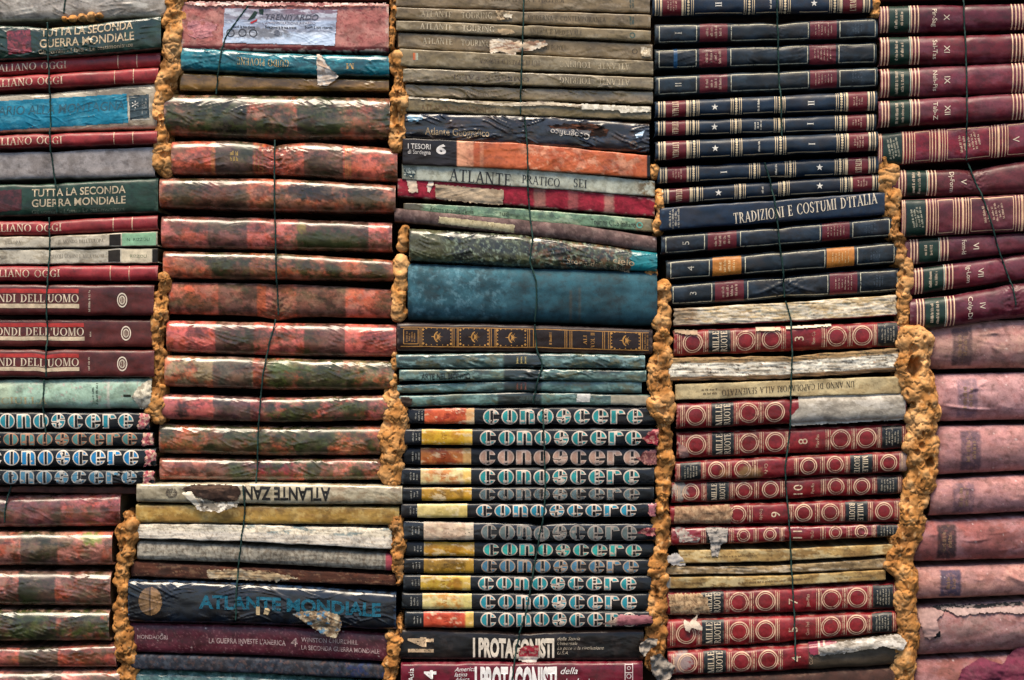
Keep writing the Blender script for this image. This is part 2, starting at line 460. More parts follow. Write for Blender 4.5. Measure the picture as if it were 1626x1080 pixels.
    def sheet(s, name, poly, col, lift=.8, curl=None, rag=1.5, m='paper', parent=None, paint=None, step=1.15, mott=.2, wr=0.):
        """a thin piece (torn paper, label, sticker) that lies on the spine; poly in layout coordinates"""
        poly = np.array(poly, float)
        xa, ya = poly.min(0)-(2 if rag else 0); xb, yb = poly.max(0)+(2 if rag else 0)
        nx = max(3, int((xb-xa)/step)+1); ny = max(3, int((yb-ya)/step)+1)
        gx, gy = np.meshgrid(np.linspace(xa, xb, nx), np.linspace(ya, yb, ny))
        tx = gx+(fbm(gx/6, gy/6, s.seed+41, 4)-.5)*2*rag*1.2; ty = gy+(fbm(gx/6+50, gy/6, s.seed+43, 4)-.5)*2*rag*1.2
        ins = np.zeros(gx.shape, bool); n = len(poly); eps = 1e-6
        for i in range(n):
            x1, y1 = poly[i]; x2, y2 = poly[(i+1) % n]
            if y1 == y2: continue
            cnd = ((y1 > ty) != (y2 > ty)) & (tx < (x2-x1)*(ty-y1)/(y2-y1)+x1)
            ins ^= cnd
        if rag == 0: ins[:] = True
        f = grid_faces(ny, nx)
        cnt = ins.ravel()[f].sum(1)
        f = f[cnt >= (3 if rag else 4)]
        if len(f) == 0: return None
        used = np.unique(f); remap = -np.ones(nx*ny, int); remap[used] = np.arange(len(used)); f = remap[f]
        px = gx.ravel()[used]; py = gy.ravel()[used]
        ex = np.zeros(len(px))
        if curl: ex = curl((px-xa)/(xb-xa), (py-ya)/(yb-ya))
        if wr: ex = ex + wr*.4*(fbm(px/22+py/20, py/14-px/25, s.seed+61, 2)-.4)*2
        if rag > .9 and m == 'paper': ex = ex + 1.5*sstep(.40, .75, fbm(px/26, py/16, s.seed+71, 2))
        W = s.surf(px, py, lift+ex, True)
        a, b = s.edges(px)
        p = Paint(px, (py-a)/(b-a), py, xa, xb, s.seed+int(xa)); p.fill(col)
        if paint: paint(p)
        if mott: p.mott(mott, 6)
        return mesh_obj(name, W, f, mat(m), parent if parent is not None else s.t, s.org, p.C)
    def label(s, x0, x1, col, v0=.04, v1=.96, name='title_label', m='leather', paint=None, lift=.28, parent=None):
        nx = max(4, int((x1-x0)/1.6)); ny = max(6, int(s.h*(v1-v0)/1.6))
        gx, gv = np.meshgrid(np.linspace(x0, x1, nx), np.linspace(v0, v1, ny))
        a, b = s.edges(gx.ravel()); py = a+(b-a)*gv.ravel(); px = gx.ravel()
        # keep the edge of the spine's roundness: true surface, a little proud of it
        W = s.surf(px, py, lift)
        p = Paint(px, gv.ravel(), py, x0, x1, s.seed+int(x0)); p.fill(col)
        if paint: paint(p)
        p.mott(.22, 10)
        return mesh_obj(name, W, grid_faces(ny, nx), mat(m), parent if parent is not None else s.t, s.org, p.C)

# ------------------------------------------------------------------ lettering
_tc = {}
def text2d(body, font, bold, shear):
    key = (body, font, bold, shear)
    if key in _tc: return _tc[key]
    if font == 'sans':
        cu = bpy.data.curves.new('t', 'FONT'); cu.body = body; cu.size = 1.0; cu.offset = bold; cu.shear = shear
        cu.resolution_u = 3
        ob = bpy.data.objects.new('t', cu); COL.objects.link(ob)
        dg = bpy.context.evaluated_depsgraph_get(); ev = ob.evaluated_get(dg)
        me = bpy.data.meshes.new_from_object(ev)
        V = np.array([v.co[:] for v in me.vertices]); F = [tuple(p.vertices) for p in me.polygons]
        bpy.data.objects.remove(ob); bpy.data.curves.remove(cu); bpy.data.meshes.remove(me)
        V = V/0.729; V[:, 2] = 0
    else:
        V, F = serif2d(body)
    _tc[key] = (V, F); return V, F

def subdivide(V, F, sx, sy):
    bm = bmesh.new()
    vs = [bm.verts.new(v) for v in V]
    for f in F:
        try: bm.faces.new([vs[i] for i in f])
        except ValueError: pass
    def cut(axis, step):
        lo = V[:, axis].min(); hi = V[:, axis].max(); k = lo+step
        no = Vector((1, 0, 0)) if axis == 0 else Vector((0, 1, 0))
        while k < hi:
            co = Vector((k, 0, 0)) if axis == 0 else Vector((0, k, 0))
            bmesh.ops.bisect_plane(bm, geom=bm.verts[:]+bm.edges[:]+bm.faces[:], plane_co=co, plane_no=no, dist=1e-5)
            k += step
    w, h = np.ptp(V[:, 0]), np.ptp(V[:, 1])
    big = max(w, h) > 14
    if big: cut(0, sx if w >= h else sy); cut(1, sy if w >= h else sx)
    bm.verts.index_update()
    V2 = np.array([v.co[:] for v in bm.verts]); F2 = [tuple(v.index for v in f.verts) for f in bm.faces]
    bm.free(); return V2, F2

# a roman capital face drawn as strokes: thick stems, thin hairlines, bracket serifs
_T, _t, _sh = .15, .055, .05
def glyph(ch):
    P = []
    def rect(x0, y0, x1, y1): P.append([(x0, y0), (x1, y0), (x1, y1), (x0, y1)])
    def stem(x, y0=0, y1=1, w=_T, sb=True, st=True):
        rect(x-w/2, y0, x+w/2, y1)
        if sb: rect(x-w/2-.09, y0, x+w/2+.09, y0+_sh)
        if st: rect(x-w/2-.09, y1-_sh, x+w/2+.09, y1)
    def diag(xa, ya, xb, yb, w): P.append([(xa-w/2, ya), (xa+w/2, ya), (xb+w/2, yb), (xb-w/2, yb)])
    def ser(x, y): rect(x-.14, y, x+.14, y+_sh)
    def arc(cx, cy, rx, ry, a0, a1, k=12, T=_T, t=_t):
        pts = []
        for i in range(k+1):
            a = math.radians(a0+(a1-a0)*i/k); c, s_ = math.cos(a), math.sin(a)
            pts.append(((cx+rx*c, cy+ry*s_), (cx+(rx-T)*c, cy+(ry-t)*s_)))
        for i in range(k): P.append([pts[i][0], pts[i+1][0], pts[i+1][1], pts[i][1]])
    w = .6
    if ch == 'A': diag(.10, 0, .41, 1, _t+.02); diag(.70, 0, .41, 1, _T); rect(.2, .32, .62, .32+_t); ser(.1, 0); ser(.7, 0); w = .8
    elif ch == 'B': stem(.15); arc(.22, .74, .34, .26, -90, 90); arc(.22, .27, .40, .27, -90, 90); w = .64
    elif ch == 'C': arc(.44, .5, .42, .51, 50, 310, 18); rect(.68, .72, .74, .95); rect(.68, .06, .74, .24); w = .78
    elif ch == 'D': stem(.15); arc(.22, .5, .52, .5, -90, 90); w = .78
    elif ch in 'EF':
        stem(.15); rect(.15, 1-_t, .56, 1); rect(.5, .78, .56, 1); rect(.15, .5, .46, .5+_t); rect(.42, .4, .46, .65); w = .6
        if ch == 'E': rect(.15, 0, .6, _t); rect(.54, 0, .6, .24); w = .64
    elif ch == 'G': arc(.44, .5, .42, .51, 50, 320, 18); rect(.68, .72, .74, .95); stem(.68, 0, .42, sb=False); w = .84
    elif ch == 'H': stem(.15); stem(.68); rect(.15, .48, .68, .48+_t); w = .83
    elif ch == 'I': stem(.15); w = .3
    elif ch == 'J': stem(.2, .1, 1, sb=False); arc(.08, .1, .195, .2, 270, 360, 6); w = .36
    elif ch == 'L': stem(.15); rect(.15, 0, .58, _t); rect(.52, 0, .58, .26); w = .6
    elif ch == 'M': stem(.12, w=.07); diag(.46, 0, .16, 1, _T); diag(.46, 0, .78, 1, _t); stem(.82); w = .98
    elif ch == 'N': stem(.12, w=.07); diag(.70, 0, .16, 1, _T); stem(.70, w=.07, sb=False); w = .84
    elif ch == 'O': arc(.43, .5, .43, .51, 0, 360, 28); w = .86
    elif ch == 'P': stem(.15); arc(.22, .72, .37, .28, -90, 90); w = .6
    elif ch == 'Q': arc(.43, .5, .43, .51, 0, 360, 28); diag(.8, -.2, .45, .1, _T); w = .86
    elif ch == 'R': stem(.15); arc(.22, .73, .35, .27, -90, 90); diag(.66, 0, .34, .48, _T); ser(.68, 0); w = .72
    elif ch == 'S': arc(.29, .74, .25, .27, 30, 270, 12); arc(.29, .26, .27, .27, -150, 90, 12); rect(.46, .72, .5, .93); rect(.05, .06, .09, .27); w = .58
    elif ch == 'T': stem(.36, st=False); rect(.03, 1-_t, .69, 1); rect(.03, .76, .08, 1); rect(.64, .76, .69, 1); w = .72
    elif ch == 'U': stem(.15, .28, 1, sb=False); stem(.66, .28, 1, w=.07, sb=False); arc(.385, .3, .31, .31, 180, 360, 12); w = .8
    elif ch == 'V': diag(.40, 0, .10, 1, _T); diag(.40, 0, .70, 1, _t); ser(.1, 1-_sh); ser(.7, 1-_sh); w = .8
    elif ch == 'X': diag(.66, 0, .12, 1, _T); diag(.12, 0, .66, 1, _t); ser(.12, 0); ser(.66, 0); ser(.12, 1-_sh); ser(.66, 1-_sh); w = .78
    elif ch == 'Z': diag(.1, 0, .52, 1, _T); rect(.06, 0, .6, _t); rect(.06, 1-_t, .58, 1); rect(.55, 0, .6, .25); rect(.06, .76, .11, 1); w = .66
    elif ch == "'": rect(.05, .68, .13, 1); w = .18
    elif ch == '.': rect(.04, 0, .15, .11); w = .2
    elif ch == '-': rect(.05, .35, .35, .45); w = .4
    elif ch == ' ': w = .42
    return P, w
def serif2d(body):
    V = []; F = []; x = 0
    for ch in body:
        P, w = glyph(ch)
        for i, poly in enumerate(P):
            ar = sum(poly[k][0]*poly[(k+1) % 4][1]-poly[(k+1) % 4][0]*poly[k][1] for k in range(4))
            if ar < 0: poly = poly[::-1]
            o = len(V); V += [(x+a, b, .012*(i % 14)) for a, b in poly]; F.append(tuple(range(o, o+4)))
        x += w+.10
    return np.array(V, float), F

# fat round two-tone lower-case face used on the black encyclopedia volumes
def fat_letters(word):
    out = []          # (polygon, layer, kind) with kind: rim / fill / slit
    x = 0
    R = .5
    def circ(cx, a0, a1, rx=.53, ry=.5, k=26): return [(cx+rx*math.cos(math.radians(a0+(a1-a0)*i/k)), .5+ry*math.sin(math.radians(a0+(a1-a0)*i/k))) for i in range(k+1)]
    def seg(cx, xa, xb, ya, yb, rx=.455, ry=.42, k=30):       # part of the inner disc inside a box
        pts = []
        poly = circ(cx, 0, 360, rx, ry, 48)[:-1]
        # clip against four half planes
        def clip(pl, f):
            o = []
            for i in range(len(pl)):
                p, q = pl[i], pl[(i+1) % len(pl)]; fp, fq = f(p), f(q)
                if fp >= 0: o.append(p)
                if fp*fq < 0: t = fp/(fp-fq); o.append((p[0]+(q[0]-p[0])*t, p[1]+(q[1]-p[1])*t))
            return o
        for f in (lambda p: p[0]-xa, lambda p: xb-p[0], lambda p: p[1]-ya, lambda p: yb-p[1]): poly = clip(poly, f)
        return poly
    for ch in word:
        if ch in 'ocse':
            cx = x+.53
            if ch == 'o':
                out += [(circ(cx, 0, 360)[:-1], 'rim'), (seg(cx, cx-9, cx-.13, -9, 9), 'fill'), (seg(cx, cx+.16, cx+9, -9, 9), 'fill'),
                        ([(cx-.07, .09), (cx+.09, .09), (cx+.09, .91), (cx-.07, .91)], 'slit')]
            elif ch == 'c':
                out += [(circ(cx, 18, 342)+[(cx+.14, .34), (cx+.14, .66)], 'rim'), (seg(cx, cx-9, cx-.13, -9, 9), 'fill'),
                        (seg(cx, cx+.2, cx+9, .72, 9), 'fill'), (seg(cx, cx+.2, cx+9, -9, .28), 'fill'),
                        ([(cx-.06, .10), (cx+.12, .10), (cx+.12, .90), (cx-.06, .90)], 'slit')]
            elif ch == 'e':
                out += [(circ(cx, -2, 338)+[(cx+.14, .30), (cx+.14, .46)], 'rim'), (seg(cx, cx-9, cx-.13, -9, 9), 'fill'),
                        (seg(cx, cx+.2, cx+9, .56, 9), 'fill'), (seg(cx, cx+.2, cx+9, -9, .25), 'fill'),
                        ([(cx-.06, .10), (cx+.12, .10), (cx+.12, .44), (cx-.06, .44)], 'slit'),
                        ([(cx-.06, .56), (cx+.12, .56), (cx+.12, .90), (cx-.06, .90)], 'slit')]
            else:
                top = [(cx+.53*.9*math.cos(math.radians(a)), .5+.5*math.sin(math.radians(a))) for a in range(14, 190, 8)]
                bot = [(cx+.53*.9*math.cos(math.radians(a)), .5+.5*math.sin(math.radians(a))) for a in range(194, 372, 8)]
                out += [(top+[(cx-.40, .42), (cx+.02, .42), (cx+.14, .62)], 'rim'), (bot+[(cx+.40, .58), (cx-.0, .56), (cx-.12, .36)], 'rim2'),
                        (seg(cx, cx-9, cx-.11, .50, 9, .42), 'fill'), (seg(cx, cx+.2, cx+9, .70, 9, .42), 'fill'),
                        (seg(cx, cx+.11, cx+9, -9, .50, .42), 'fill'), (seg(cx, cx-9, cx-.2, -9, .29, .42), 'fill'),
                        ([(cx-.04, .58), (cx+.12, .64), (cx+.12, .90), (cx-.04, .90)], 'slit'), ([(cx-.12, .10), (cx+.04, .10), (cx+.04, .42), (cx-.12, .36)], 'slit')]
            x += 1.18
        elif ch == 'n':
            a = [(x, .03), (x, .95), (x+.52, .97), (x+.74, .96), (x+.9, .86), (x+.97, .68), (x+.97, .03), (x+.58, .03), (x+.58, .74), (x+.50, .82), (x+.42, .74), (x+.42, .03)]
            out += [(a, 'rim'), ([(x+.07, .10), (x+.34, .10), (x+.34, .88), (x+.07, .88)], 'fill'),
                    ([(x+.65, .10), (x+.90, .10), (x+.90, .66), (x+.84, .80), (x+.74, .88), (x+.65, .86)], 'fill')]
            x += 1.12
        elif ch == 'r':
            a = [(x, .03), (x, .95), (x+.5, .96), (x+.78, .94), (x+.92, .80), (x+.96, .66), (x+.55, .62), (x+.50, .74), (x+.44, .70), (x+.44, .03)]
            out += [(a, 'rim'), ([(x+.07, .10), (x+.35, .10), (x+.35, .88), (x+.07, .88)], 'fill'),
                    ([(x+.56, .70), (x+.86, .73), (x+.80, .84), (x+.70, .88), (x+.56, .88)], 'fill')]
            x += 1.05
    return out, x-.1
def fat_title(b, x0, x1, w, height, rim, fill, word='conoscere', black='#101214', m='letter'):
    out, wd = fat_letters(word)
    k = (x1-x0)/wd
    V = []; F = []; C = {'rim': lin(rim), 'rim2': lin(rim), 'fill': lin(fill), 'slit': lin(black)}
    for poly, kind in out:
        bm = bmesh.new(); f = bm.faces.new([bm.verts.new((p[0]*k, (p[1]-.5)*height, 0)) for p in poly]); f.normal_update()
        bmesh.ops.triangulate(bm, faces=bm.faces[:], ngon_method='EAR_CLIP'); bm.verts.index_update()
        v = np.array([q.co[:] for q in bm.verts]); fc = [tuple(q.index for q in g.verts) for g in bm.faces]; bm.free()
        v, fc = subdivide(v, fc, 7., 3.2)
        o = len(V); l = {'rim': 0, 'rim2': .06, 'fill': .24, 'slit': .26}[kind]
        V += [(x0+q[0], float(b.wy(x0+q[0], w+q[1])), l, kind) for q in v]; F += [tuple(i+o for i in g) for g in fc]
    v3 = np.array([q[:3] for q in V]); col = np.array([C[q[3]] for q in V])
    isf = np.array([q[3] == 'fill' for q in V]); n = fbm(v3[:, 0]/24, v3[:, 1]/12, b.seed+3, 3)
    col = col*np.where(isf, .70+.6*n, .85+.3*n)[:, None]
    return b.decal('title', v3, F, col, m, .40)
CORDS = [
    ('short dark green cord end over the topmost grey-beige book', [(103, -8), (99, 22)]),
    ('dark green cord crossing the green and red books of the leftmost stack', [(76, 36), (78, 140), (81, 240), (88, 300), (90, 338)]),
    ('dark green cord over the brown-red volumes with oval emblems', [(77, 345), (78, 400), (75, 470), (75, 600)]),
    ('dark green cord over the mint green book', [(71, 603), (69, 652), (74, 690)]),
    ('dark green cord looping over the pink banded volume at lower left', [(16, 772), (8, 800), (6, 832)]),
    ('thin cord slanting across the printed ticket and the teal book', [(405, -4), (384, 22), (360, 55), (352, 80), (348, 105), (342, 150)]),
    ('dark green cord digging into the red mossy volumes', [(436, 222), (436, 300), (437, 380), (439, 450), (441, 502)]),
    ('dark green cord slanting down the lower mossy volumes', [(438, 507), (428, 545), (417, 600), (410, 680), (407, 768)]),
    ('dark green cord over the white torn block and the navy atlas', [(387, 770), (390, 810), (384, 850), (377, 910), (375, 985)]),
    ('dark green cord straight down the khaki atlases', [(832, -6), (830, 60), (828, 120), (826, 182)]),
    ('wavy dark green cord from the black book down to the thick teal book', [(833, 186), (838, 240), (838, 300), (842, 345), (846, 380), (841, 415), (852, 450), (852, 480), (849, 512)]),
    ('dark green cord kinked across the thin grey-green volumes', [(849, 515), (852, 555), (862, 580), (853, 606), (846, 642)]),
    ('dark green cord down the turquoise-titled volumes', [(862, 648), (864, 700), (866, 770), (864, 815), (857, 850), (845, 920), (836, 970), (826, 1000), (818, 1040), (812, 1090)]),
    ('green cord down the dark framed volumes to the slim starred ones', [(1233, -6), (1235, 40), (1237, 100), (1239, 160), (1241, 218)]),
    ('green cord slanting over the plain navy book to the pinched volume', [(1214, 258), (1222, 285), (1230, 320), (1237, 380), (1244, 430), (1247, 474)]),
    ('green cord down the white pages and red ringed volumes', [(1248, 478), (1256, 505), (1258, 560), (1255, 620), (1254, 690), (1246, 745), (1250, 790), (1254, 840), (1257, 890), (1259, 930), (1262, 990), (1262, 1050)]),
    ('dark cord straight down the upper maroon volumes', [(1530, -6), (1533, 90), (1534, 180), (1535, 256)]),
    ('dark cord slanting across the lower maroon volumes', [(1538, 258), (1552, 295), (1566, 335), (1580, 380), (1598, 430), (1608, 455), (1613, 486)]),
]

# ================================================================== the wall behind
wall_v = []
for (y, z) in ((.165, .2), (.165, 2.2)):
    for x in (-1.6, 1.6): wall_v.append((x, y, z))
wl_o = mesh_obj('wall', [(-1.6, .165, 0.2), (1.6, .165, 0.2), (1.6, .165, 2.2), (-1.6, .165, 2.2), (-1.6, .3, 0.2), (1.6, .3, 0.2), (1.6, .3, 2.2), (-1.6, .3, 2.2)],
                [(0, 1, 2, 3), (5, 4, 7, 6), (0, 4, 5, 1), (3, 2, 6, 7), (0, 3, 7, 4), (1, 5, 6, 2)], mat('wall'), col=np.tile(lin('#3a2d24'), (8, 1)), smooth=False)
wl_o["kind"] = "structure"
H, PB, EV = 'hardback_book', 'paperback_book', 'encyclopedia_volume'

# ================================================================== first stack (its left part runs out of the picture)
XL = -110
def tx(c, c2=None, wear=None, m=.2, **k):
    def f(p):
        p.fill(c).mott(m, k.get('sc', 16))
        if c2: p.stain(c2, k.get('ssc', 26), k.get('thr', .56), .12, k.get('amt', .6))
        if wear: p.wear(wear, k.get('wa', .6))
    return f
def greyfilm(p): p.fill('#a2968a').mott(.25, 30, 2).stain('#6f6152', 30, .55, .12, .6).wear('#c9bca8', .5).stain('#d6cdbf', 18, .66, .06, .4, ax=3)
Book(H, 'grey-beige book in wrinkled clear plastic, topmost of the leftmost stack', None, XL, 266, (-32, -28), (36, 25), greyfilm, 'film', n=3.4, wr=1.3, y0=-4)

def green(p):
    p.fill('#22392f').mott(.3, 24).stain('#16241f', 30, .55, .15, .6)
    p.wear('#5d7565', .4)
def gtext(b, w0, tone):
    b.text('TUTTA LA SECONDA', 60+(6 if tone else 0), w0+13.5, 13.5, fit=146, bold=.012, color='#c9b18f', align='l', name='title', m='letter_worn')
    b.text('GUERRA MONDIALE', 60+(4 if tone else 0), w0-4, 13.5, fit=150, bold=.012, color='#c9b18f', align='l', name='title', m='letter_worn')
    b.text('Gli uomini - I fatti - Le testimonianze', 62, w0-17.5, 7, fit=150, color='#a3937a', align='l', name='subtitle', m='letter_worn')
b = Book(H, 'dark green book with gold title wrapped in wrinkled film, below the grey-beige one', 'dark green books with gold lettering', XL, 256, (40, 40, 39, 25), (99, 96, 90, 78), green, 'film', n=4.5, wr=1.2, pinch=[(77, 30, 5, -1, 2)], y0=2)
b.sheet('cover_picture', [(12, 50), (50, 47), (52, 84), (14, 88)], '#6f222a', .4, rag=.8, m='film', paint=lambda p: p.stain('#2a1c1d', 14, .5, .12, .7).stain('#a2434a', 9, .6, .05, .6))
gtext(b, 3, 1)

def red(p): p.fill('#8c2a2e').mott(.16, 20).stain('#701d24', 40, .55, .15, .5).wear('#c07a78', .35, .06)
def redbook(lab, top, bot, x1, tend, b0, bb, **k):
    b = Book(H, lab, 'thin red volumes with cream lettering', XL, x1, top, bot, red, 'leather', n=2.4, y0=k.pop('y0', 0), **k)
    b.text('ITALIANO OGGI', tend, 0, 11.5, 'serif', fit=124, color='#d6bea0', align='r', m='letter_worn')
    b.strip([('v', b0, 1.2, .04, .96), ('v', bb, 1.2, .04, .96)], '#d8b896')
    return b
redbook('thin red volume with cream title, directly under the film-wrapped green book', (103, 81), (124, 105), 253, 104, 186, 216)
redbook('thin red volume with cream title, lying on the beige book with blue panel', (128, 106), (149, 131), 251, 100, 182, 212)
def beige(p):
    p.fill('#b3a68f').mott(.2, 20, 3).stain('#7d6c55', 16, .55, .12, .6, ax=4).wear('#8a7458', .5)
b = Book(H, 'beige book with a faded bright blue panel and dark label', None, XL, 248, (154, 146, 131), (212, 208, 204), beige, 'film', n=5, wr=.9, y0=-1)
b.sheet('blue_panel', [(-60, 163), (201, 148), (203, 195), (-60, 211)], '#14708a', .4, rag=.3, m='gloss', paint=lambda p: p.stain('#0f5a74', 22, .57, .12, .5, ax=2).stain('#4f98ac', 12, .64, .08, .5, ax=3))
b.text('DIARIO ALLA MONTAGNA', 88, 4, 15, fit=218, bold=.01, color='#2f5866', m='letter_worn', shear=.1)
lb = b.sheet('title_label', [(204, 151), (236, 149), (237, 187), (205, 190)], '#39474c', .45, rag=.3, m='gloss', paint=lambda p: p.stain('#20292d', 10, .5, .1, .5))
b.strip([('v', 203.5, 1.3, .3, .82), ('v', 237, 1.3, .26, .76), ('h', 204, 237, .28, 1.2), ('h', 204, 237, .79, 1.2)], '#c8c2b2', 'label_border')
b.text('*', 214, 0, 20, color='#d8d2c6', name='publisher_mark', parent=None); b.tiny(228, 0, 3, 26, 3, 90, '#c0bcb0')
redbook('thin red volume with cream title, between the beige book and the plain grey one', (218, 207), (240, 229), 250, 100, 182, 212)
Book(H, 'plain smooth grey book with no lettering left', None, XL, 245, (246, 232), (288, 281), tx('#8b8782', '#6b645d', '#a99f94', .14, sc=40, amt=.5), 'cloth', n=4.5, pinch=[(83, 22, 2, 0, 1)], y0=1)
b = Book(H, 'dark green book with gold title and no film, under the plain grey book', 'dark green books with gold lettering', XL, 250, (293, 291, 281), (346, 343, 338), green, 'gloss', n=4.5, y0=2, wr=.2)
b.sheet('cover_picture', [(-4, 302), (34, 300), (34, 334), (-4, 337)], '#4a2427', .4, rag=.8, m='gloss', paint=lambda p: p.stain('#221b1a', 14, .5, .12, .7))
for bd, w, cp, ft in (('TUTTA LA SECONDA', 11.5, 12.5, 149), ('GUERRA MONDIALE', -5, 12.5, 149)): b.text(bd, 50, w, cp, fit=ft, bold=.012, color='#b9a78a', align='l', m='letter_worn')
b.text('Gli uomini - I fatti - Le testimonianze', 50, -19, 6.5, fit=148, color='#5d6557', align='l', name='subtitle', m='letter_worn')
redbook('thin red volume with cream title, on top of the pair of white paperbacks', (352, 350, 341), (373, 373, 365), 249, 97, 179, 209)
def whitepb(p): p.fill('#b9b1a0').mott(.2, 14, 3).stain('#857a66', 12, .6, .08, .6, ax=3).speck('#3a342c', 4, .84, .5).wear('#6c604d', .6, .14)
b = Book(PB, 'thin white paperback with a green end label', 'pair of white paperbacks', XL, 249, (377, 375, 367), (394, 394, 391), whitepb, 'paper', n=7, dep=3)
b.text('IL MONDO DELL\'EUROPA', 128, 0, 5.5, 'serif', fit=72, color='#5d564b', m='letter'); b.text('EUROPA', 20, 0, 5, 'serif', color='#6d665b', m='letter_worn', name='subtitle')
b.label(173, 191, '#221f1d', .08, .9, 'dark_square', 'paper'); b.label(193, 247, '#7ea584', .04, .94, 'end_label', 'paper'); b.text('N  RIZZOLI', 219, 0, 5, fit=36, color='#3f5a45', m='letter_worn')
b = Book(PB, 'thin white paperback with a beige end label, ragged lower edge', 'pair of white paperbacks', XL, 249, (396, 396, 394), (420, 420, 418), whitepb, 'paper', n=7, dep=3, wob=1.2)
b.text("SECOLI UOMINI E MIGRAZIONI", 122, 1, 5.5, 'serif', fit=84, color='#6d665b', m='letter_worn'); b.label(171, 190, '#2a2622', .1, .9, 'dark_square', 'paper')
b.label(192, 240, '#c3b69c', .05, .95, 'end_label', 'paper'); b.text('RIZZOLI', 219, 0, 5, fit=26, color='#6f7a5a', m='letter_worn'); b.label(241, 249, '#24211f', .04, .96, 'dark_square', 'paper')
b.text('MONDI', -2, 0, 5, 'serif', fit=22, color='#6d665b', m='letter_worn', name='subtitle')
redbook('thin red volume with cream title, on top of the three brown-red volumes', (422, 421), (447, 446), 250, 95, 175, 205)

def brown(p): p.fill('#56221f').mott(.16, 18).stain('#3f1716', 30, .55, .15, .5).wear('#7d4a42', .4, .07)
def mondi(lab, top, bot, x1, xe, em, small, **k):
    b = Book(EV, lab, 'brown-red volumes with oval emblems', XL, x1, top, bot, brown, 'leather', n=5, y0=3, **k)
    h = b.h
    b.label(-60, xe-1, '#9c2a22', .14, .28, 'red_bar', 'leather'); b.label(-60, xe, '#bda98c', .63, .77, 'cream_bar', 'leather')
    b.text("I MONDI DELL'UOMO", xe-1, h*.05, 12.5, 'serif', fit=166, color='#c8b59c', align='r', m='letter')
    b.tiny(143, -1, 1, small, 3, 90, '#b6a58e', 3)
    b.ring(em, 8, 1.5, 0, '#d2c2ac', 'emblem', 1.45, m='letter', dbl=False); b.ring(em, 5, 1.3, 0, '#c2b29c', 'emblem', 1.4, m='letter', dbl=False)
    b.strip([('v', em-1.6, 1.1, .36, .64), ('v', em+1.6, 1.1, .36, .64)], '#c8b8a0', 'emblem')
mondi('brown-red volume whose small vertical print runs the full height', (451, 452), (500, 502), 245, 127, 195, 38)
mondi('brown-red volume with oval emblem, middle of three', (506, 507), (550, 552), 244, 134, 200, 12)
mondi('brown-red volume with oval emblem, pressed down by the cord above the mint green book', (554, 556), (598, 600), 246, 128, 196, 22, pinch=[(74, 10, 3, 2, 2)])
b = Book(H, 'mint green book with its corner torn to bare white paper', None, XL, 241, (604, 600), (650, 650), lambda p: p.fill('#9fbba2').mott(.14, 30).stain('#7d8d72', 26, .6, .12, .5).speck('#4a4a3a', 5, .87, .6).stain('#b98a86', 10, .72, .04, .6).band(171, 175, '#c4c3ae', .8).band(-60, 20, '#a8b89a', 10), 'leather', n=2.8, y0=4)
b.text("LA FANCIULLA", 76, -10, 11, 'serif', fit=150, color='#b3a278', align='r', m='letter_worn'); b.tiny(152, 0, 2, 36, 6, 90, '#343c30', 3.4)
b.sheet('torn_corner', [(210, 629), (222, 612), (242, 600), (242, 651), (222, 648)], '#c2b9a4', .8, lambda u, v: 2.5*u*u, 2.2, paint=lambda p: p.stain('#7c725f', 8, .55, .1, .7), wr=1.2)
b.label(197, 209, '#252b22', .53, .61, 'dash_mark', 'paper')

def cono_paint(pan=None, pc=None):
    def f(p):
        p.fill('#14171b').mott(.3, 20)
        if pan:
            a, c = pan
            p.band(a, c, pc[0]); p.stain(pc[1], 16, .52, .12, .8, ax=1.4, a=a+14, b=c-30)
            if len(pc) > 2: p.band(c-14, c, pc[2], .7)
        p.wear('#4d565c', .4, .05)
    return f
def ccono(lab, top, bot, x1, tx0, tx1, rim, fill, wr=.25, **k):
    b = Book(EV, lab, 'black volumes with fat round lettering', XL, x1, top, bot, cono_paint(), 'gloss', n=3.4, wr=wr, y0=1, **k)
    fat_title(b, tx0, tx1, 0, min(b.h*.88, 24.5), rim, fill); 
    b.sheet('torn_corner', [(x1-18, bot[-1]-1), (x1-15, top[-1]+1), (x1+1, top[-1]+2), (x1+1, bot[-1]-2)], '#b5656a', 1.0, lambda u, v: 2*np.sin(v*6)*u, 2.2, paint=lambda p: p.stain('#d7b79a', 7, .5, .08, .9).stain('#7c2030', 6, .6, .06, .8))
ccono('black volume with bright turquoise letters, first of four under the mint green book', (653, 655), (683, 683), 237, -28, 213, '#cdbfae', '#247c88')
ccono('black volume with dull grey-green letters, second of four under the mint green book', (685, 686), (710, 709), 243, -22, 219, '#a0765c', '#4a7a76')
ccono('black volume with vivid blue letters, third of four under the mint green book', (712, 712), (742, 741), 248, -20, 222, '#d3c4b2', '#1a74a4')
ccono('black volume with letters under crumpled plastic, lowest of four', (744, 746), (771, 770), 245, -22, 219, '#93908a', '#3f6f86', wr=1.6)
Book(PB, 'thin worn brown book squeezed above the pink banded volumes', None, XL, 220, (772, 774), (781, 786), tx('#4a2c22', '#2b1a14', '#7d5a45', .3), 'cloth', n=6, dep=3, y0=-6)

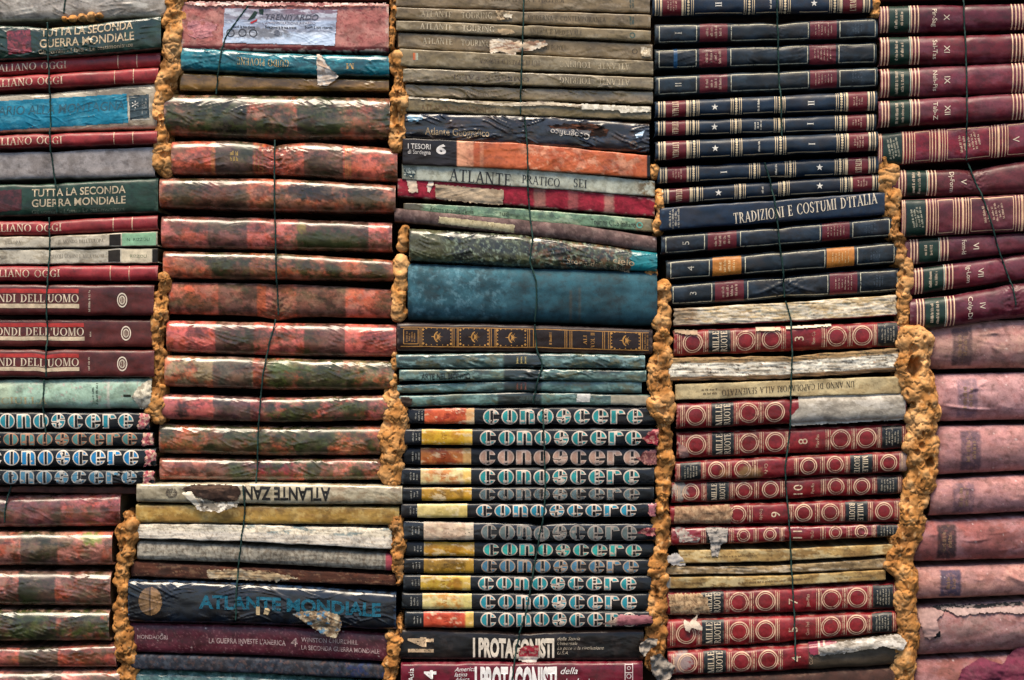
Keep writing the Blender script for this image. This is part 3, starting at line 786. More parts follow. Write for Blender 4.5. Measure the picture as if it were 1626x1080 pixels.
PINK, DARK, MOSS, DIRT = '#d4644a', '#24272a', '#2e3419', '#5f4030'
def banded(base, bands, moss=.4, dirt=.5, pale=.25, dk=.5, gold=(), dcol=DARK, mossx=None, patches=()):
    """red-pink cloth spine with dark title panels, gone mossy in the damp"""
    def f(p):
        p.fill(base).mott(.2, 26)
        p.stain('#c67f74', 26, .56, .12, pale*1.0, ax=1.6)
        p.stain('#c24a22', 26, .56, .12, .6)
        for (a, c, q) in bands: p.band(a, c, q, 1.2, jag=2.5, amt=.62+.33*float(_h(np.array([a+.0]), np.array([c+.0]), p.seed)[0]))
        for g in gold:
            p.band(g-.8, g+.8, '#c08a4a', .5, amt=.75)
        p.stain(DIRT, 44, .57, .15, dirt*.75, ax=1.5)
        p.stain('#15150f', 34, .62, .11, .65, ax=1.5).stain('#23230f', 11, .64, .08, .5, ax=1.3)
        if moss:
            mx = mossx or (-999, 9999)
            p.stain(MOSS, 42, .60-.13*moss, .13, min(.6+moss*.5, .95), ax=1.6, a=mx[0], b=mx[1])
            p.stain('#4d5326', 12, .66-.1*moss, .07, .6*moss, a=mx[0], b=mx[1])
        for (cx, cy, rx, ry, c_, am) in patches: p.blob(cx, cy, rx, ry, c_, am, .35, .55)
        p.stain('#1d1a15', 24, .65-.06*dk, .08, .8*dk, ax=1.5)
        p.stain('#a08468', 26, .62, .10, .5*pale, ax=2)
        p.wear('#b98a78', .55, .10)
    return f
G5 = 'red-pink cloth volumes with dark panels, gone mossy'
def low(lab, x1, top, bot, pan, pc, base=PINK, m='film', **k):
    kw = {a: k.pop(a) for a in list(k) if a in ('moss', 'dirt', 'pale', 'dk', 'patches')}
    b = Book(EV, lab, G5, XL, x1, top, bot, banded(base, [(pan[0], pan[1], pc)], **kw), m, n=2.6, cap=1.2, shrink=1.0, **k)
    return b
low('pink banded volume with its rounded end showing, top of the lower left group', 190, (788, 787, 783), (842, 838), (-14, 95), '#34393a', '#b25a58', moss=.1, dirt=.35, wr=.8, y0=2)
low('pale pink banded volume with green mould near its end', 178, (844, 844), (900, 900), (33, 92), '#383835', '#b57466', moss=.15, patches=[(146, 855, 16, 10, '#6d7a2c', .9)], dk=.5, pale=.6, wr=.9, y0=0)
low('dull brown-pink banded volume, third of the lower left group', 176, (905, 907), (962, 965), (30, 88), '#34322e', '#8a5a4c', moss=.2, dirt=.7, pale=.5, wr=1.0, y0=-1)
low('dark mossy volume in slick wet film, lower left group', 174, (967, 968), (1020, 1020), (-60, 90), '#262923', '#5c4a3a', moss=.95, dirt=.8, dk=.8, wr=1.5, y0=1)
low('pink banded volume with a dark centre panel, second from the bottom left', 184, (1024, 1028, 1022), (1061, 1062), (30, 92), '#3b352b', '#b1544a', moss=.1, dirt=.4, wr=.9, y0=2)
low('pink banded volume cut by the bottom left edge of the picture', 190, (1065, 1064), (1120, 1120), (36, 98), '#39382f', '#b8695c', moss=.1, dirt=.4, wr=.9, y0=3)

# ================================================================== second stack
Book(H, 'dark red cover just showing above the pink book with the printed ticket', None, 262, 622, (-60, -60), (0, -2), tx('#4d1b1f', '#2f1214', None), 'cloth', n=4)
def pinkbig(p): p.fill('#b5706c').mott(.14, 30).stain('#c9938c', 30, .55, .1, .5).stain('#8c3a44', 5, .70, .03, .7, ax=2).band(-9, 9999, '#5d2026', .4, v0=.90, v1=3).wear('#e2cbbf', .7, .09)
b = Book(H, 'big pink book with a printed blue-grey ticket stuck on its spine', None, 287, 617, (2, 6), (80, 82), pinkbig, 'cloth', n=7, dep=7, wr=.5, y0=3)
tk = b.sheet('ticket', [(356, 13), (536, 15), (532, 73), (353, 68)], '#a5b2c8', .9, None, .25, 'gloss', mott=.1,
    paint=lambda p: p.band(0, 9999, '#8f8a96', 1, v0=.02, v1=.36).stain('#6c6773', 14, .55, .1, .6, ax=4).band(450, 9999, '#7d5a68', 8, v0=.1, v1=.24, amt=.6).band(0, 9999, '#b9c8dc', 2, v0=.62, v1=2).blob(410, 53, 52, 9, '#6f6d70', .85).stain('#d5dbe6', 12, .62, .06, .6, ax=4))
b.text('TRENITARDO', 464, 15.5, 9.5, fit=84, bold=.015, color='#54535e', shear=.3, parent=tk, lift=1.3); b.text("L'AMMINISTRAZIONE RITARDO", 459, 6, 4, fit=84, color='#6a5f6c', parent=tk, name='subtitle', lift=1.3)
for sx, st, f in ((387, 'Scegli la tua classe', 36), (446, 'Selezionare la tua tratta', 50), (506, 'Scegli il tuo ritardo', 44)): b.text(st, sx, -.5, 4.2, fit=f, bold=.02, color='#22222a', parent=tk, name='small_print', lift=1.3)
for cx in (366, 385, 402): b.ring(cx, 6.5, 1.6, -10.5, '#3d3d42', 'dial_print', lift=1.3, m='letter', dbl=False)
b.ring(440, 4.5, 4.4, -10, '#5b5f6a', 'dial_print', lift=1.3, m='letter', dbl=False)
b.tiny(508, -11, 1, 40, 3, 0, '#4d4d58', 3)
b.decal('flag_logo', [(393, 33, 0), (405, 17, 0), (409, 20, 0), (404, 29, 0), (397, 36, .1), (409, 30, .1), (408, 34, .1), (399, 38, .1)], [(3, 2, 1, 0), (7, 6, 5, 4)], np.array([lin('#20362c')]*4+[lin('#b02a30')]*4), 'letter', 1.4, tk)
b.decal('flag_logo', [(411, 15, 0), (419, 15, 0), (418, 24, 0), (412, 22, 0)], [(3, 2, 1, 0)], '#1d3329', 'letter', 1.4, tk)
b.sheet('torn_edge', [(292, 2), (612, 5), (612, 9), (500, 11), (460, 8), (420, 12), (380, 8), (330, 11), (292, 7)], '#c9a095', .8, lambda u, v: 2.5*v, 2.0, paint=lambda p: p.stain('#6b2028', 8, .52, .1, .8, ax=3).stain('#e8d8cc', 9, .6, .06, .8, ax=3))
b.sheet('peeling_patch', [(296, 36), (322, 30), (345, 40), (342, 56), (318, 62), (300, 58)], '#bd7f80', .6, lambda u, v: .8*np.sin(u*9)*np.sin(v*7), 2.5, 'cloth', paint=lambda p: p.stain('#8c4a50', 6, .6, .05, .6))
b = Book(H, 'teal book wrapped in film with a torn white scrap', None, 287, 618, (73, 84, 88), (112, 119, 122), lambda p: p.fill('#0b5764').mott(.25, 24, 3).stain('#0a4450', 20, .55, .12, .6, ax=4).stain('#3e98a4', 10, .64, .07, .5, ax=5).wear('#7ab0b0', .4), 'film', n=3, wr=1.5, y0=0)
b.text('GUIDO PIOVENE', 418, 0, 11, 'serif', 180, 82, '#b99d63', m='letter_worn'); b.text('M', 556, -2, 9, 'serif', 180, 13, '#c09a5c', m='letter_worn', name='publisher_mark')
b.sheet('torn_flap', [(503, 84), (512, 90), (522, 106), (537, 122), (520, 138), (505, 136), (504, 112)], '#bdaa98', 1.4, lambda u, v: 3+3*v*v-1.5*np.abs(v-.5), 1.6, paint=lambda p: p.band(0, 9999, '#8c6f5c', 1, v0=.2, v1=.86, amt=.55).stain('#d7cdc0', 9, .55, .1, .8))
Book(PB, 'ochre soft cover under the teal film-wrapped book', None, 284, 617, (114, 122, 125), (143, 144), lambda p: p.fill('#85602f').mott(.25, 20, 3).stain('#533817', 18, .55, .12, .7, ax=4).wear('#b08b55', .5), 'film', n=3.4, wr=1.1, y0=-3)
def mossy(lab, x0, x1, top, bot, bands, base=PINK, m='film', **k):
    kw = {a: k.pop(a) for a in list(k) if a in ('moss', 'dirt', 'pale', 'dk', 'gold', 'mossx', 'patches')}
    return Book(EV, lab, G5, x0, x1, top, bot, banded(base, bands, **kw), m, n=2.7, low=.8, shrink=1.2, **k)
D2 = '#22261f'
mossy('thick brown-green mouldy volume below the ochre cover', 260, 619, (147, 148, 152), (215, 222, 222), [(330, 392, D2), (472, 532, D2)], '#a07050', moss=.85, dirt=.8, dk=.7, gold=(325, 328), pale=.4, wr=1.0, y0=4)
b = mossy('red banded volume pinched by a cord, gold lines beside its panels', 272, 631, (222, 220, 234), (279, 280, 291), [(342, 402, '#363a38'), (483, 545, '#45423a')], '#cf6450', moss=.22, dirt=.5, gold=(337, 340, 405, 411, 417, 549, 553, 557), wr=1.0, pinch=[(437, 30, 8, -1, 6)], y0=2)
b.tiny(372, 2, 2, 18, 9, 0, '#a88a4c', 7, m='letter_worn')
mossy('brown volume spotted with black mould along its right half', 253, 628, (280, 281, 292), (331, 337, 340), [(275, 392, '#4a352b')], '#b67052', moss=.15, dirt=.7, dk=.35, pale=.4, wr=.5, y0=0, patches=[(475, 303, 26, 12, '#2a241c', .9), (510, 308, 32, 14, '#231f19', .9), (550, 300, 12, 8, '#2a241c', .8), (580, 312, 30, 18, '#292a1c', .9), (268, 304, 8, 10, '#5a3a24', .7)])
mossy('pink volume whose right half has a dark green mouldy panel', 255, 622, (340, 344, 351), (394, 398, 401), [(330, 392, '#4c4340'), (472, 585, '#2d3629')], '#cf7066', moss=.12, dirt=.35, dk=.3, wr=.35, y0=3, patches=[(520, 385, 60, 18, '#2f3a1c', .85), (478, 362, 8, 8, '#8a7a2a', .6)])
mossy('long green mossy volume with an orange strip near the cord', 258, 625, (397, 400, 412), (443, 446, 448), [(336, 396, '#4a4334'), (398, 424, '#b0663f')], '#b5694a', moss=.55, dirt=.7, wr=.5, y0=1, mossx=(300, 620))
b = mossy('faded rose-brown volume creased where the cord digs in', 266, 632, (446, 448, 458), (500, 503, 507), [(345, 407, '#47423b'), (407, 421, '#c05a30'), (470, 548, '#5a4438')], '#bb6a54', 'cloth', moss=.05, dirt=.6, dk=.2, pale=.4, wr=.3, pinch=[(439, 26, 2, 8, 7)], y0=0)
mossy('bright pink banded volume below the creased one, film torn at the cord', 264, 629, (507, 511, 514), (561, 567, 569), [(342, 403, '#3c3f38'), (483, 548, '#353a31')], '#d66258', moss=.25, dirt=.3, mossx=(340, 500), wr=.9, y0=3)
mossy('grey-green volume with an orange red patch in its middle', 261, 626, (562, 567, 572), (615, 621, 621), [(338, 400, '#42443c'), (402, 480, '#b0452e'), (482, 545, '#393c32')], '#8f7a58', moss=.95, dirt=.6, wr=1.0, y0=1, mossx=(420, 640), patches=[(460, 580, 34, 10, '#515c30', .85)])
mossy('dark volume with pink end and bluish gloss along its top', 257, 616, (624, 630, 626), (667, 673, 669), [(338, 398, '#2b3236'), (400, 418, '#7a2e30')], '#a85a50', moss=1.0, dirt=.5, dk=.8, wr=.9, y0=2, mossx=(420, 620), patches=[(272, 650, 14, 17, '#b5605a', .95), (292, 650, 12, 14, '#221c1c', .9), (318, 650, 20, 14, '#b0504a', .9)])
mossy('orange-brown volume half covered with dark moss', 252, 613, (672, 676, 676), (722, 726, 725), [(330, 395, '#3a3a26'), (470, 520, '#25282a')], '#b06a44', moss=.8, dirt=.6, dk=.5, wr=.9, y0=0)
mossy('thin volume with a pink end, red stripe and moss, above the cream atlas', 252, 606, (726, 728, 727), (764, 766, 764), [(327, 405, '#34352b'), (408, 465, '#962f34')], '#b8705a', moss=.95, dirt=.4, dk=.5, wr=1.3, mossx=(360, 610), y0=1)

def cream(p): p.fill('#b5a48c').mott(.2, 22).stain('#7d5c3e', 26, .54, .14, .7, ax=2, a=520, b=999).stain('#8b7a64', 26, .56, .12, .6).wear('#cfc3ae', .4)
b = Book(H, 'cream book with big upside-down capitals and a torn open hole', None, 218, 639, (767, 766, 771), (797, 801, 801), cream, 'film', n=3.2, wr=.5, y0=4)
b.text('ATLANTE ZAN', 457, 0, 21, 'sans', 180, 137, '#1d1a17', bold=.03, m='letter'); b.ring(274, 9, 2, 0, '#5a4f42', 'publisher_mark', .8, m='letter_worn'); b.tiny(274, 0, 4, 18, 4, 0, '#4a4036', 3.4)
hl = b.sheet('torn_hole', [(290, 775), (305, 769), (345, 768), (378, 770), (385, 780), (378, 795), (345, 797), (316, 788), (300, 782)], '#35251e', .7, None, 1.2, paint=lambda p: p.stain('#1d1512', 16, .5, .15, .7).stain('#6a5242', 9, .62, .08, .5, ax=4))
b.sheet('torn_flap', [(290, 786), (318, 790), (345, 797), (382, 795), (378, 804), (350, 812), (318, 811), (312, 801)], '#c4b6a0', 2.0, lambda u, v: 5*v, 1.6, paint=lambda p: p.band(318, 378, '#2a2624', 6, amt=.7).stain('#d8d0c2', 12, .6, .06, .8).stain('#161414', 9, .64, .05, .8), wr=1.2)
b.sheet('torn_flap', [(290, 781), (306, 779), (320, 800), (312, 803)], '#cfc3ae', 3.0, lambda u, v: 3*np.sin(v*3), 1.0)
Book(PB, 'plain ochre yellow cover below the cream book', None, 216, 634, (801, 805), (830, 834), lambda p: p.fill('#a5813f').mott(.18, 20, 3).stain('#7a5727', 26, .55, .12, .6, ax=3).stain('#c2a566', 20, .6, .1, .5).wear('#5d7c70', .35, .07), 'gloss', n=4.5, wr=.3, y0=1)
b = Book('unbound_book', 'white torn paper block with turquoise shreds along its top', 'ragged paper blocks in the second stack', 217, 622, (831, 834, 839), (855, 862, 873), lambda p: p.fill('#e0d5c0').mott(.12, 10, 4).stain('#a09482', 9, .66, .06, .6, ax=3).stain('#3b6a78', 8, .62, .06, .7, ax=5, a=380, b=640).band(0, 9999, '#c9c0b6', 1, v0=.42, amt=.7).stain('#6a4a2a', 6, .68, .04, .5).speck('#3a332d', 2.6, .84, .5), 'paper', n=7, dep=4, streak=.6, wob=1.4, endrag=2, y0=1)
b = Book('unbound_book', 'grey fuzzy bare spine with a pink cloth corner', 'ragged paper blocks in the second stack', 217, 622, (859, 868, 880), (890, 897, 908), lambda p: p.fill('#8f877c').mott(.2, 12).stain('#574a3e', 10, .54, .12, .7, ax=.6).stain('#c2b6a8', 22, .6, .1, .5, a=200, b=300).wear('#b5aa9a', .5).band(612, 640, '#97404c', 1), 'cloth', n=2.6, streak=.8, y0=1)
b = Book('unbound_book', 'thin brown stripped spine with a beige scab of paper', 'ragged paper blocks in the second stack', 206, 628, (892, 903, 914), (917, 925, 932), lambda p: p.fill('#4f2c1e').mott(.3, 16, 3).stain('#2a160f', 18, .55, .12, .7, ax=3).stain('#8b6a4e', 6, .66, .05, .6, ax=4), 'cloth', n=4.5, streak=.8, y0=-2)
b.sheet('paper_scab', [(326, 905), (385, 905), (440, 911), (475, 918), (440, 924), (380, 922), (330, 920)], '#a08a6a', .6, None, 2.6, paint=lambda p: p.stain('#6a523c', 10, .52, .12, .8, ax=2).stain('#c2b298', 12, .6, .1, .6, ax=2))
b = Book(H, 'dark navy atlas in clinging film with bright blue capitals', None, 204, 629, (920, 928, 942), (988, 992, 1001), lambda p: p.fill('#0c0e13').mott(.3, 30).stain('#151d28', 30, .55, .14, .7).wear('#39516e', .5, .08), 'film', n=3.8, wr=1.1, y0=4)
b.text('ATLANTE MONDIALE', 461, 3, 21, fit=288, bold=.035, color='#0e5468', m='letter_worn')
b.sheet('globe_print', [(240+19*math.cos(a*PI/12), 954+23*math.sin(a*PI/12)) for a in range(24)], '#8a6844', .5, None, .6, 'film', paint=lambda p: p.band(0, 240, '#6a5238', 1, amt=.7).stain('#4c3a28', 9, .5, .1, .6).band(238.5, 240.5, '#3a2c20', .5))
b.sheet('paper_scrap', [(407, 962), (414, 962), (414, 976), (407, 976)], '#b09a76', 1, None, .6); b.sheet('paper_scrap', [(421, 963), (430, 966), (427, 976), (419, 975)], '#b09a76', 1, None, .6)
b.sheet('torn_flap', [(466, 974), (478, 968), (520, 968), (540, 976), (544, 990), (535, 1012), (522, 1010), (500, 998), (480, 984)], '#8a7358', 2.2, lambda u, v: 3+5*v*u, 1.8, paint=lambda p: p.stain('#55412e', 12, .52, .12, .8).stain('#bdae92', 10, .6, .08, .8).stain('#20688a', 9, .68, .04, .8, ax=2), wr=1)
b = Book(H, 'maroon book with silver-grey small lettering under the navy atlas', None, 203, 618, (990, 994, 1007), (1037, 1043, 1053), lambda p: p.fill('#511d28').mott(.2, 18).stain('#37131c', 30, .55, .14, .6).stain('#8c5a5c', 5, .7, .04, .5).speck('#c8b0aa', 2.6, .9, .7).wear('#7d4650', .5, .06), 'leather', n=4, y0=0)
for st, xx, ww, cp, ft in (('MONDADORI', 217, 2, 7, 48), ("LA GUERRA INVESTE L'AMERICA", 331, -1, 8.5, 122), ('4', 461, 1, 15, 11), ('WINSTON CHURCHILL', 478, 6.5, 7.5, 90), ('LA SECONDA GUERRA MONDIALE', 478, -6, 7.5, 124)):
    b.text(st, xx, ww, cp, fit=ft, bold=.01, color='#a48c88', align='l', m='letter_worn')
Book(H, 'worn dark navy book with scuffed cloth below the maroon one', None, 205, 616, (1040, 1046, 1057), (1063, 1070, 1080), lambda p: p.fill('#1c202a').mott(.3, 14).stain('#3d424c', 14, .54, .12, .7).stain('#232f55', 18, .6, .08, .7, a=540, b=640).stain('#5a4440', 8, .66, .05, .6), 'cloth', n=3.4, y0=-3)
Book(H, 'grey-teal book cut by the bottom edge, below the scuffed navy one', None, 203, 612, (1064, 1070, 1084), (1120, 1135), lambda p: p.fill('#3d5f58').mott(.3, 14).stain('#7d9a92', 12, .56, .1, .6).stain('#22332f', 20, .56, .1, .6), 'film', n=3, wr=.8, y0=1)

# ================================================================== third stack
def khaki(p): p.fill('#7d6b4e').mott(.2, 26, 3).stain('#5f5340', 26, .55, .14, .55, ax=4).stain('#9c8d74', 16, .62, .08, .5, ax=3).speck('#3c3328', 3, .91, .6).wear('#b1a187', .5, .09)
GK = 'thin khaki atlases'
def kh(lab, x0, x1, top, bot, m='gloss', wr=.5, **k): return Book(PB, lab, GK, x0, x1, top, bot, khaki, m, n=5.5, dep=4.5, wr=wr, **k)
def ktitle(b, x, w=0, rot=0, second=None, col='#b1a184', c2='#4b4030', first='ATLANTE   TOURING', f=114, x2=None, f2=120):
    b.text(first, x, w, 9.5, 'serif', rot, f, col, align='l' if rot == 0 else 'r', m='letter_worn')
    if second: b.text(second, x2, w, 7.5, 'serif', rot, f2, c2, align='c', m='letter', name='subtitle')
b = kh('khaki atlas cut by the top edge of the picture', 627, 1032, (-18, -6), (10, 20)); b.text('ITALIA FISICA E POLITICA', 838, 3, 7.5, 'serif', 0, 116, '#55493a', m='letter_worn'); b.tiny(1003, 0, 2, 16, 4, 90, '#3d4a44', 3)
b = kh('khaki atlas with a small tear left of the cord, second from the top', 628, 1033, (11, 23), (30, 45), y0=1); ktitle(b, 668, 0, 0, 'MODERNA E CONTEMPORANEA', x2=900, f2=124); b.tiny(1003, 0, 2, 13, 4, 90, '#2f4a44', 3)
b.sheet('torn_patch', [(786, 17), (800, 16), (815, 24), (808, 31), (790, 34)], '#b39c7c', .8, lambda u, v: 1.5*u, 1.6, paint=lambda p: p.stain('#4c3c2c', 6, .5, .1, .9)); b.sheet('torn_patch', [(797, 22), (814, 23), (812, 30), (800, 28)], '#d0c4ae', 1.6, lambda u, v: 1.5*v, 1.0)
b = kh('khaki atlas with the clearest pale title, third from the top', 629, 1033, (32, 48), (49, 67)); ktitle(b, 667, 0, 0, 'ANTICA E MEDIEVALE', '#c3b498', x2=882, f2=84, f=118); b.ring(1004, 4.5, 1.6, 0, '#3f5a52', 'publisher_mark', m='letter_worn', dbl=False)
b.sheet('torn_patch', [(790, 46), (812, 47), (818, 54), (800, 58), (792, 53)], '#a08a6c', .7, None, 1.6)
b = kh('khaki atlas with a long ragged tear beside the cord', 632, 1036, (51, 70), (76, 96), y0=1); ktitle(b, 671, 1, 0, None, '#b8a98d', f=108); b.text('DEI POPOLI', 880, 0, 7.5, 'serif', 0, 36, '#4b4030', m='letter_worn'); b.ring(1008, 4.5, 1.4, 0, '#55493a', 'publisher_mark', m='letter_worn', dbl=False)
b.sheet('torn_patch', [(776, 64), (800, 61), (818, 66), (866, 66), (872, 72), (840, 82), (822, 82), (812, 92), (800, 84), (778, 84)], '#b8a288', 1.2, lambda u, v: 3*v, 2.2, paint=lambda p: p.stain('#7d5644', 9, .56, .08, .8, ax=5).stain('#d8ccb8', 8, .58, .08, .8, ax=4), wr=1.0)
b.sheet('torn_patch', [(1016, 74), (1034, 76), (1034, 92), (1018, 90)], '#a3937a', .8, None, 1.6, paint=lambda p: p.stain('#d8ccb4', 5, .55, .08, .9))
def upt(b, first='ATLANTE  TOURING', sec=None, f=112, x2=None, f2=90, x=1000, m='letter_worn'):
    b.text(first, x-f/2, 0, 9.5, 'serif', 180, f, '#b3a386', m=m)
    if sec: b.text(sec, x2, 0, 7, 'serif', 180, f2, '#51453a', m='letter_worn', name='subtitle')
b = kh('khaki atlas printed upside down with a little coloured mark at its left end', 634, 1037, (77, 97), (106, 120)); upt(b, sec='TUTTI I PAESI D EUROPA', x2=810, f2=96); b.label(656, 664, '#9aa08c', .22, .62, 'publisher_mark', 'paper', paint=lambda p: p.band(0, 660, '#b05a3a', .6))
b = kh('khaki atlas printed upside down, creased film running across it', 640, 1037, (108, 123), (131, 143), 'film', 1.2); upt(b, 'ATLANTE  TOURING', 'OMBRE E PAESI', x2=780, f2=120)
b = kh('khaki atlas wrapped in diagonal wrinkles, last but one of its kind', 643, 1037, (133, 145), (153, 166), 'film', 1.6, y0=1); b.text('TOURING', 760, -1, 8.5, 'serif', 0, 52, '#6d5f49', m='letter_worn')
b = kh('khaki atlas with a torn strip of white paper along its top', 641, 1034, (155, 168), (177, 191), 'gloss', .7); b.text('ATLANTE  GEOGRAFICO', 668, -3, 8.5, 'serif', 0, 125, '#6a5238', align='l', m='letter_worn')
b.sheet('torn_strip', [(922, 164), (975, 167), (1034, 169), (1034, 178), (985, 180), (984, 176), (924, 174)], '#c9c2b2', 1.4, lambda u, v: 2*v, .8, paint=lambda p: p.stain('#8b826e', 8, .56, .1, .6))
b.sheet('torn_strip', [(645, 153), (700, 156), (760, 160), (800, 164), (860, 160), (925, 166), (925, 171), (870, 168), (800, 169), (700, 160), (645, 156)], '#a99a80', 1.5, lambda u, v: 1.5*v, 1.0, 'film', paint=lambda p: p.stain('#d8ccb4', 8, .56, .08, .8, ax=4).stain('#5a4632', 8, .6, .06, .8, ax=3))
b = Book(H, 'black book with shredded shiny plastic, below the khaki atlases', None, 642, 1031, (179, 182, 195), (220, 231, 244), lambda p: p.fill('#17171b').mott(.3, 24, 3).stain('#2e3846', 20, .56, .12, .7, ax=4).stain('#4e3a2a', 12, .64, .06, .5, ax=4), 'film', n=4, wr=2.2, y0=2)
b.text('Atlante Geografico', 675, -7, 12, fit=102, color='#a08a6a', align='l', m='letter_worn', bold=.005)
b.sheet('torn_hole', [(868, 200), (900, 196), (945, 196), (968, 206), (962, 216), (920, 218), (890, 212)], '#1c120e', .7, None, 2.2, paint=lambda p: p.stain('#5a3524', 8, .5, .1, .8, ax=4), wr=1.5)
b.sheet('torn_flap', [(862, 203), (900, 205), (940, 207), (935, 217), (900, 214), (870, 210)], '#28282c', 2.2, lambda u, v: 4*v, 1.8, 'film', wr=2.5); b.text('Geografico', 905, -3, 10, 'sans', 176, 62, '#c8c0b4', m='letter_worn', lift=5.5)
b.sheet('plastic_scrap', [(1008, 214), (1024, 206), (1020, 219), (1010, 220)], '#a8bccb', 2.5, lambda u, v: 3*v, 1.4, 'film'); b.ring(1006, 6, 1.6, -12, '#6b5542', 'publisher_mark', m='letter_worn'); b.sheet('plastic_scrap', [(645, 184), (672, 184), (670, 192), (648, 193)], '#5a7d92', 1.5, None, 2, 'film', wr=2)
b = Book(H, 'black and orange book with a white numeral six', None, 639, 1032, (219, 228, 247), (262, 270, 284), lambda p: p.fill('#1f1a1b').mott(.25, 20).band(726, 1027, '#bb5f38', .8).band(726, 752, '#d9a07c', 1.5, amt=.8).band(762, 768, '#cf8d6a', 1, amt=.6).stain('#d79a78', 22, .58, .08, .7, ax=1.2, a=830, b=1015).stain('#8d3a20', 30, .58, .1, .5, a=740, b=1020).band(1027, 1100, '#1a1516', .8), 'gloss', n=6, dep=5, wr=.5, y0=3)
b.text('6', 701, 6, 15, fit=16, color='#d8d0c8', bold=.04, rot=-8, name='volume_number'); b.text('I TESORI', 648, 9, 8.5, fit=36, color='#c8c0b8', align='l', bold=.01); b.text("di Sardegna", 648, 0, 7, fit=36, color='#c8c0b8', align='l', name='subtitle')
b = Book(PB, 'pale grey-green atlas with large dark roman capitals', None, 638, 1040, (260, 268, 287), (285, 298, 313), lambda p: p.fill('#adb3a7').mott(.12, 24).stain('#8a8a78', 20, .58, .12, .5).stain('#6a5334', 14, .5, .12, .9, a=1012, b=1080).wear('#7a6c54', .7, .14).band(0, 662, '#5c625a', 1, amt=.6), 'paper', n=6, dep=4, y0=1, wob=.8)
b.text('ATLANTE', 713, -1, 19, 'serif', -2, 98, '#222426', align='l', m='letter'); b.text('PRATICO', 829, -1, 13, 'serif', -2, 60, '#2a2c2e', align='l', m='letter'); b.text('SEI', 911, -1, 13, 'serif', -2, 21, '#2a2c2e', align='l', m='letter'); b.sheet('publisher_mark', [(641, 266), (660, 267), (658, 281), (641, 279)], '#22343a', .5, None, 1.5, paint=lambda p: p.stain('#b8bdae', 5, .52, .06, .9))
b = Book(PB, 'red book with a long strip torn down to beige paper', None, 631, 1040, (282, 293, 314), (312, 328, 344), lambda p: p.fill('#992736').mott(.2, 16).stain('#6b1722', 20, .56, .1, .6).band(848, 866, '#a8806e', 2, amt=.6, jag=3).band(902, 918, '#a0605a', 2, amt=.6, jag=3).band(960, 975, '#a8806e', 2, amt=.7, jag=3).wear('#c9a590', .7, .12), 'paper', n=4.5, dep=5, wr=.6, y0=1)
b.sheet('torn_strip', [(690, 292), (800, 301), (799, 326), (740, 321), (692, 316)], '#a5927a', .7, lambda u, v: .8*v, 1.4, paint=lambda p: p.stain('#7d6a54', 14, .55, .1, .6, ax=3)); b.sheet('torn_strip', [(644, 282), (662, 282), (664, 306), (650, 307)], '#bba893', .8, None, 1.6); b.sheet('torn_strip', [(679, 288), (690, 289), (682, 306), (677, 303)], '#cbb9a6', .8, None, 1.2)
b = Book(PB, 'thin pale green road atlas with frayed edges', None, 640, 1037, (321, 331, 347), (334, 352, 369), lambda p: p.fill('#6f8b6c').mott(.25, 14).stain('#3f5240', 16, .56, .1, .7).stain('#a9b894', 12, .62, .07, .7, ax=4).band(0, 672, '#4a3a28', 6, amt=.9, jag=6).band(1010, 1060, '#8b7250', 2, amt=.8, jag=5).wear('#2b2a20', .7, .12), 'film', n=5, dep=4, wr=.7)
b.text("Atlante stradale d'Italia", 682, -1, 8, fit=70, color='#26301f', align='l', m='letter_worn'); b.text('sud', 800, 0, 8, color='#26301f', m='letter_worn'); b.text('Touring Club Italiano', 938, -1, 9, fit=72, color='#1d261a', align='l', m='letter_worn'); b.ring(1016, 5, 2, -1, '#5a9a8a', 'publisher_mark', m='letter', dbl=False)
b = Book(H, 'sagging mauve-brown book with a narrow cream label', None, 626, 1043, (329, 342, 353, 376), (352, 367, 381, 401), lambda p: p.fill('#65504b').mott(.25, 16).stain('#443432', 20, .54, .12, .6).stain('#8a756c', 14, .6, .08, .5).speck('#c8bab0', 2.6, .9, .5).wear('#3a2c28', .5, .08), 'cloth', n=2.3, y0=2)
b.sheet('title_label', [(697, 343), (818, 357), (817, 370), (695, 355)], '#b3a684', .6, None, .5, paint=lambda p: p.stain('#857654', 8, .58, .1, .5)); b.text('IL RISORGIMENTO E L\'ITALIA', 757, 1.5, 5.5, 'serif', 173, 86, '#4a3c28', m='letter')
b = Book(H, 'dark mossy book whose right end is bright teal', None, 650, 1043, (362, 374, 401), (415, 426, 432), lambda p: p.fill('#2f3328').mott(.3, 20).stain('#565a3c', 20, .54, .12, .8).stain('#15181a', 24, .55, .1, .8, ax=2).stain('#6a4a30', 12, .58, .08, .7, a=840, b=1010).stain('#8b9a80', 7, .66, .05, .6).band(1002, 1080, '#1d7e84', 1.5, jag=10).band(652, 705, '#5c5a3a', 8, amt=.6), 'film', n=3, wr=1.6, y0=3)
b.text("Storia delle civilta", 950, -12, 8.5, fit=100, color='#9a8468', m='letter_worn', rot=-4); b.text('cielo', 990, -3, 11, fit=34, color='#b39a78', m='letter_worn', rot=-3)
b = Book(H, 'very thick blue-teal cloth book with pale mould stains', None, 648, 1043, (417, 424, 431), (509, 513, 519), lambda p: p.fill('#264a53').mott(.16, 40).stain('#45707b', 42, .53, .18, .4, a=620, b=820).stain('#6f97a0', 14, .64, .12, .35, a=650, b=800).stain('#1a3034', 46, .58, .16, .5).band(904, 908, '#4a4030', 1.5, v0=.4, v1=.95, amt=.5).band(918, 922, '#4a4030', 1.5, v0=.35, v1=.95, amt=.4).wear('#14282a', .4, .05), 'cloth', n=3.0, y0=5, low=1.4)
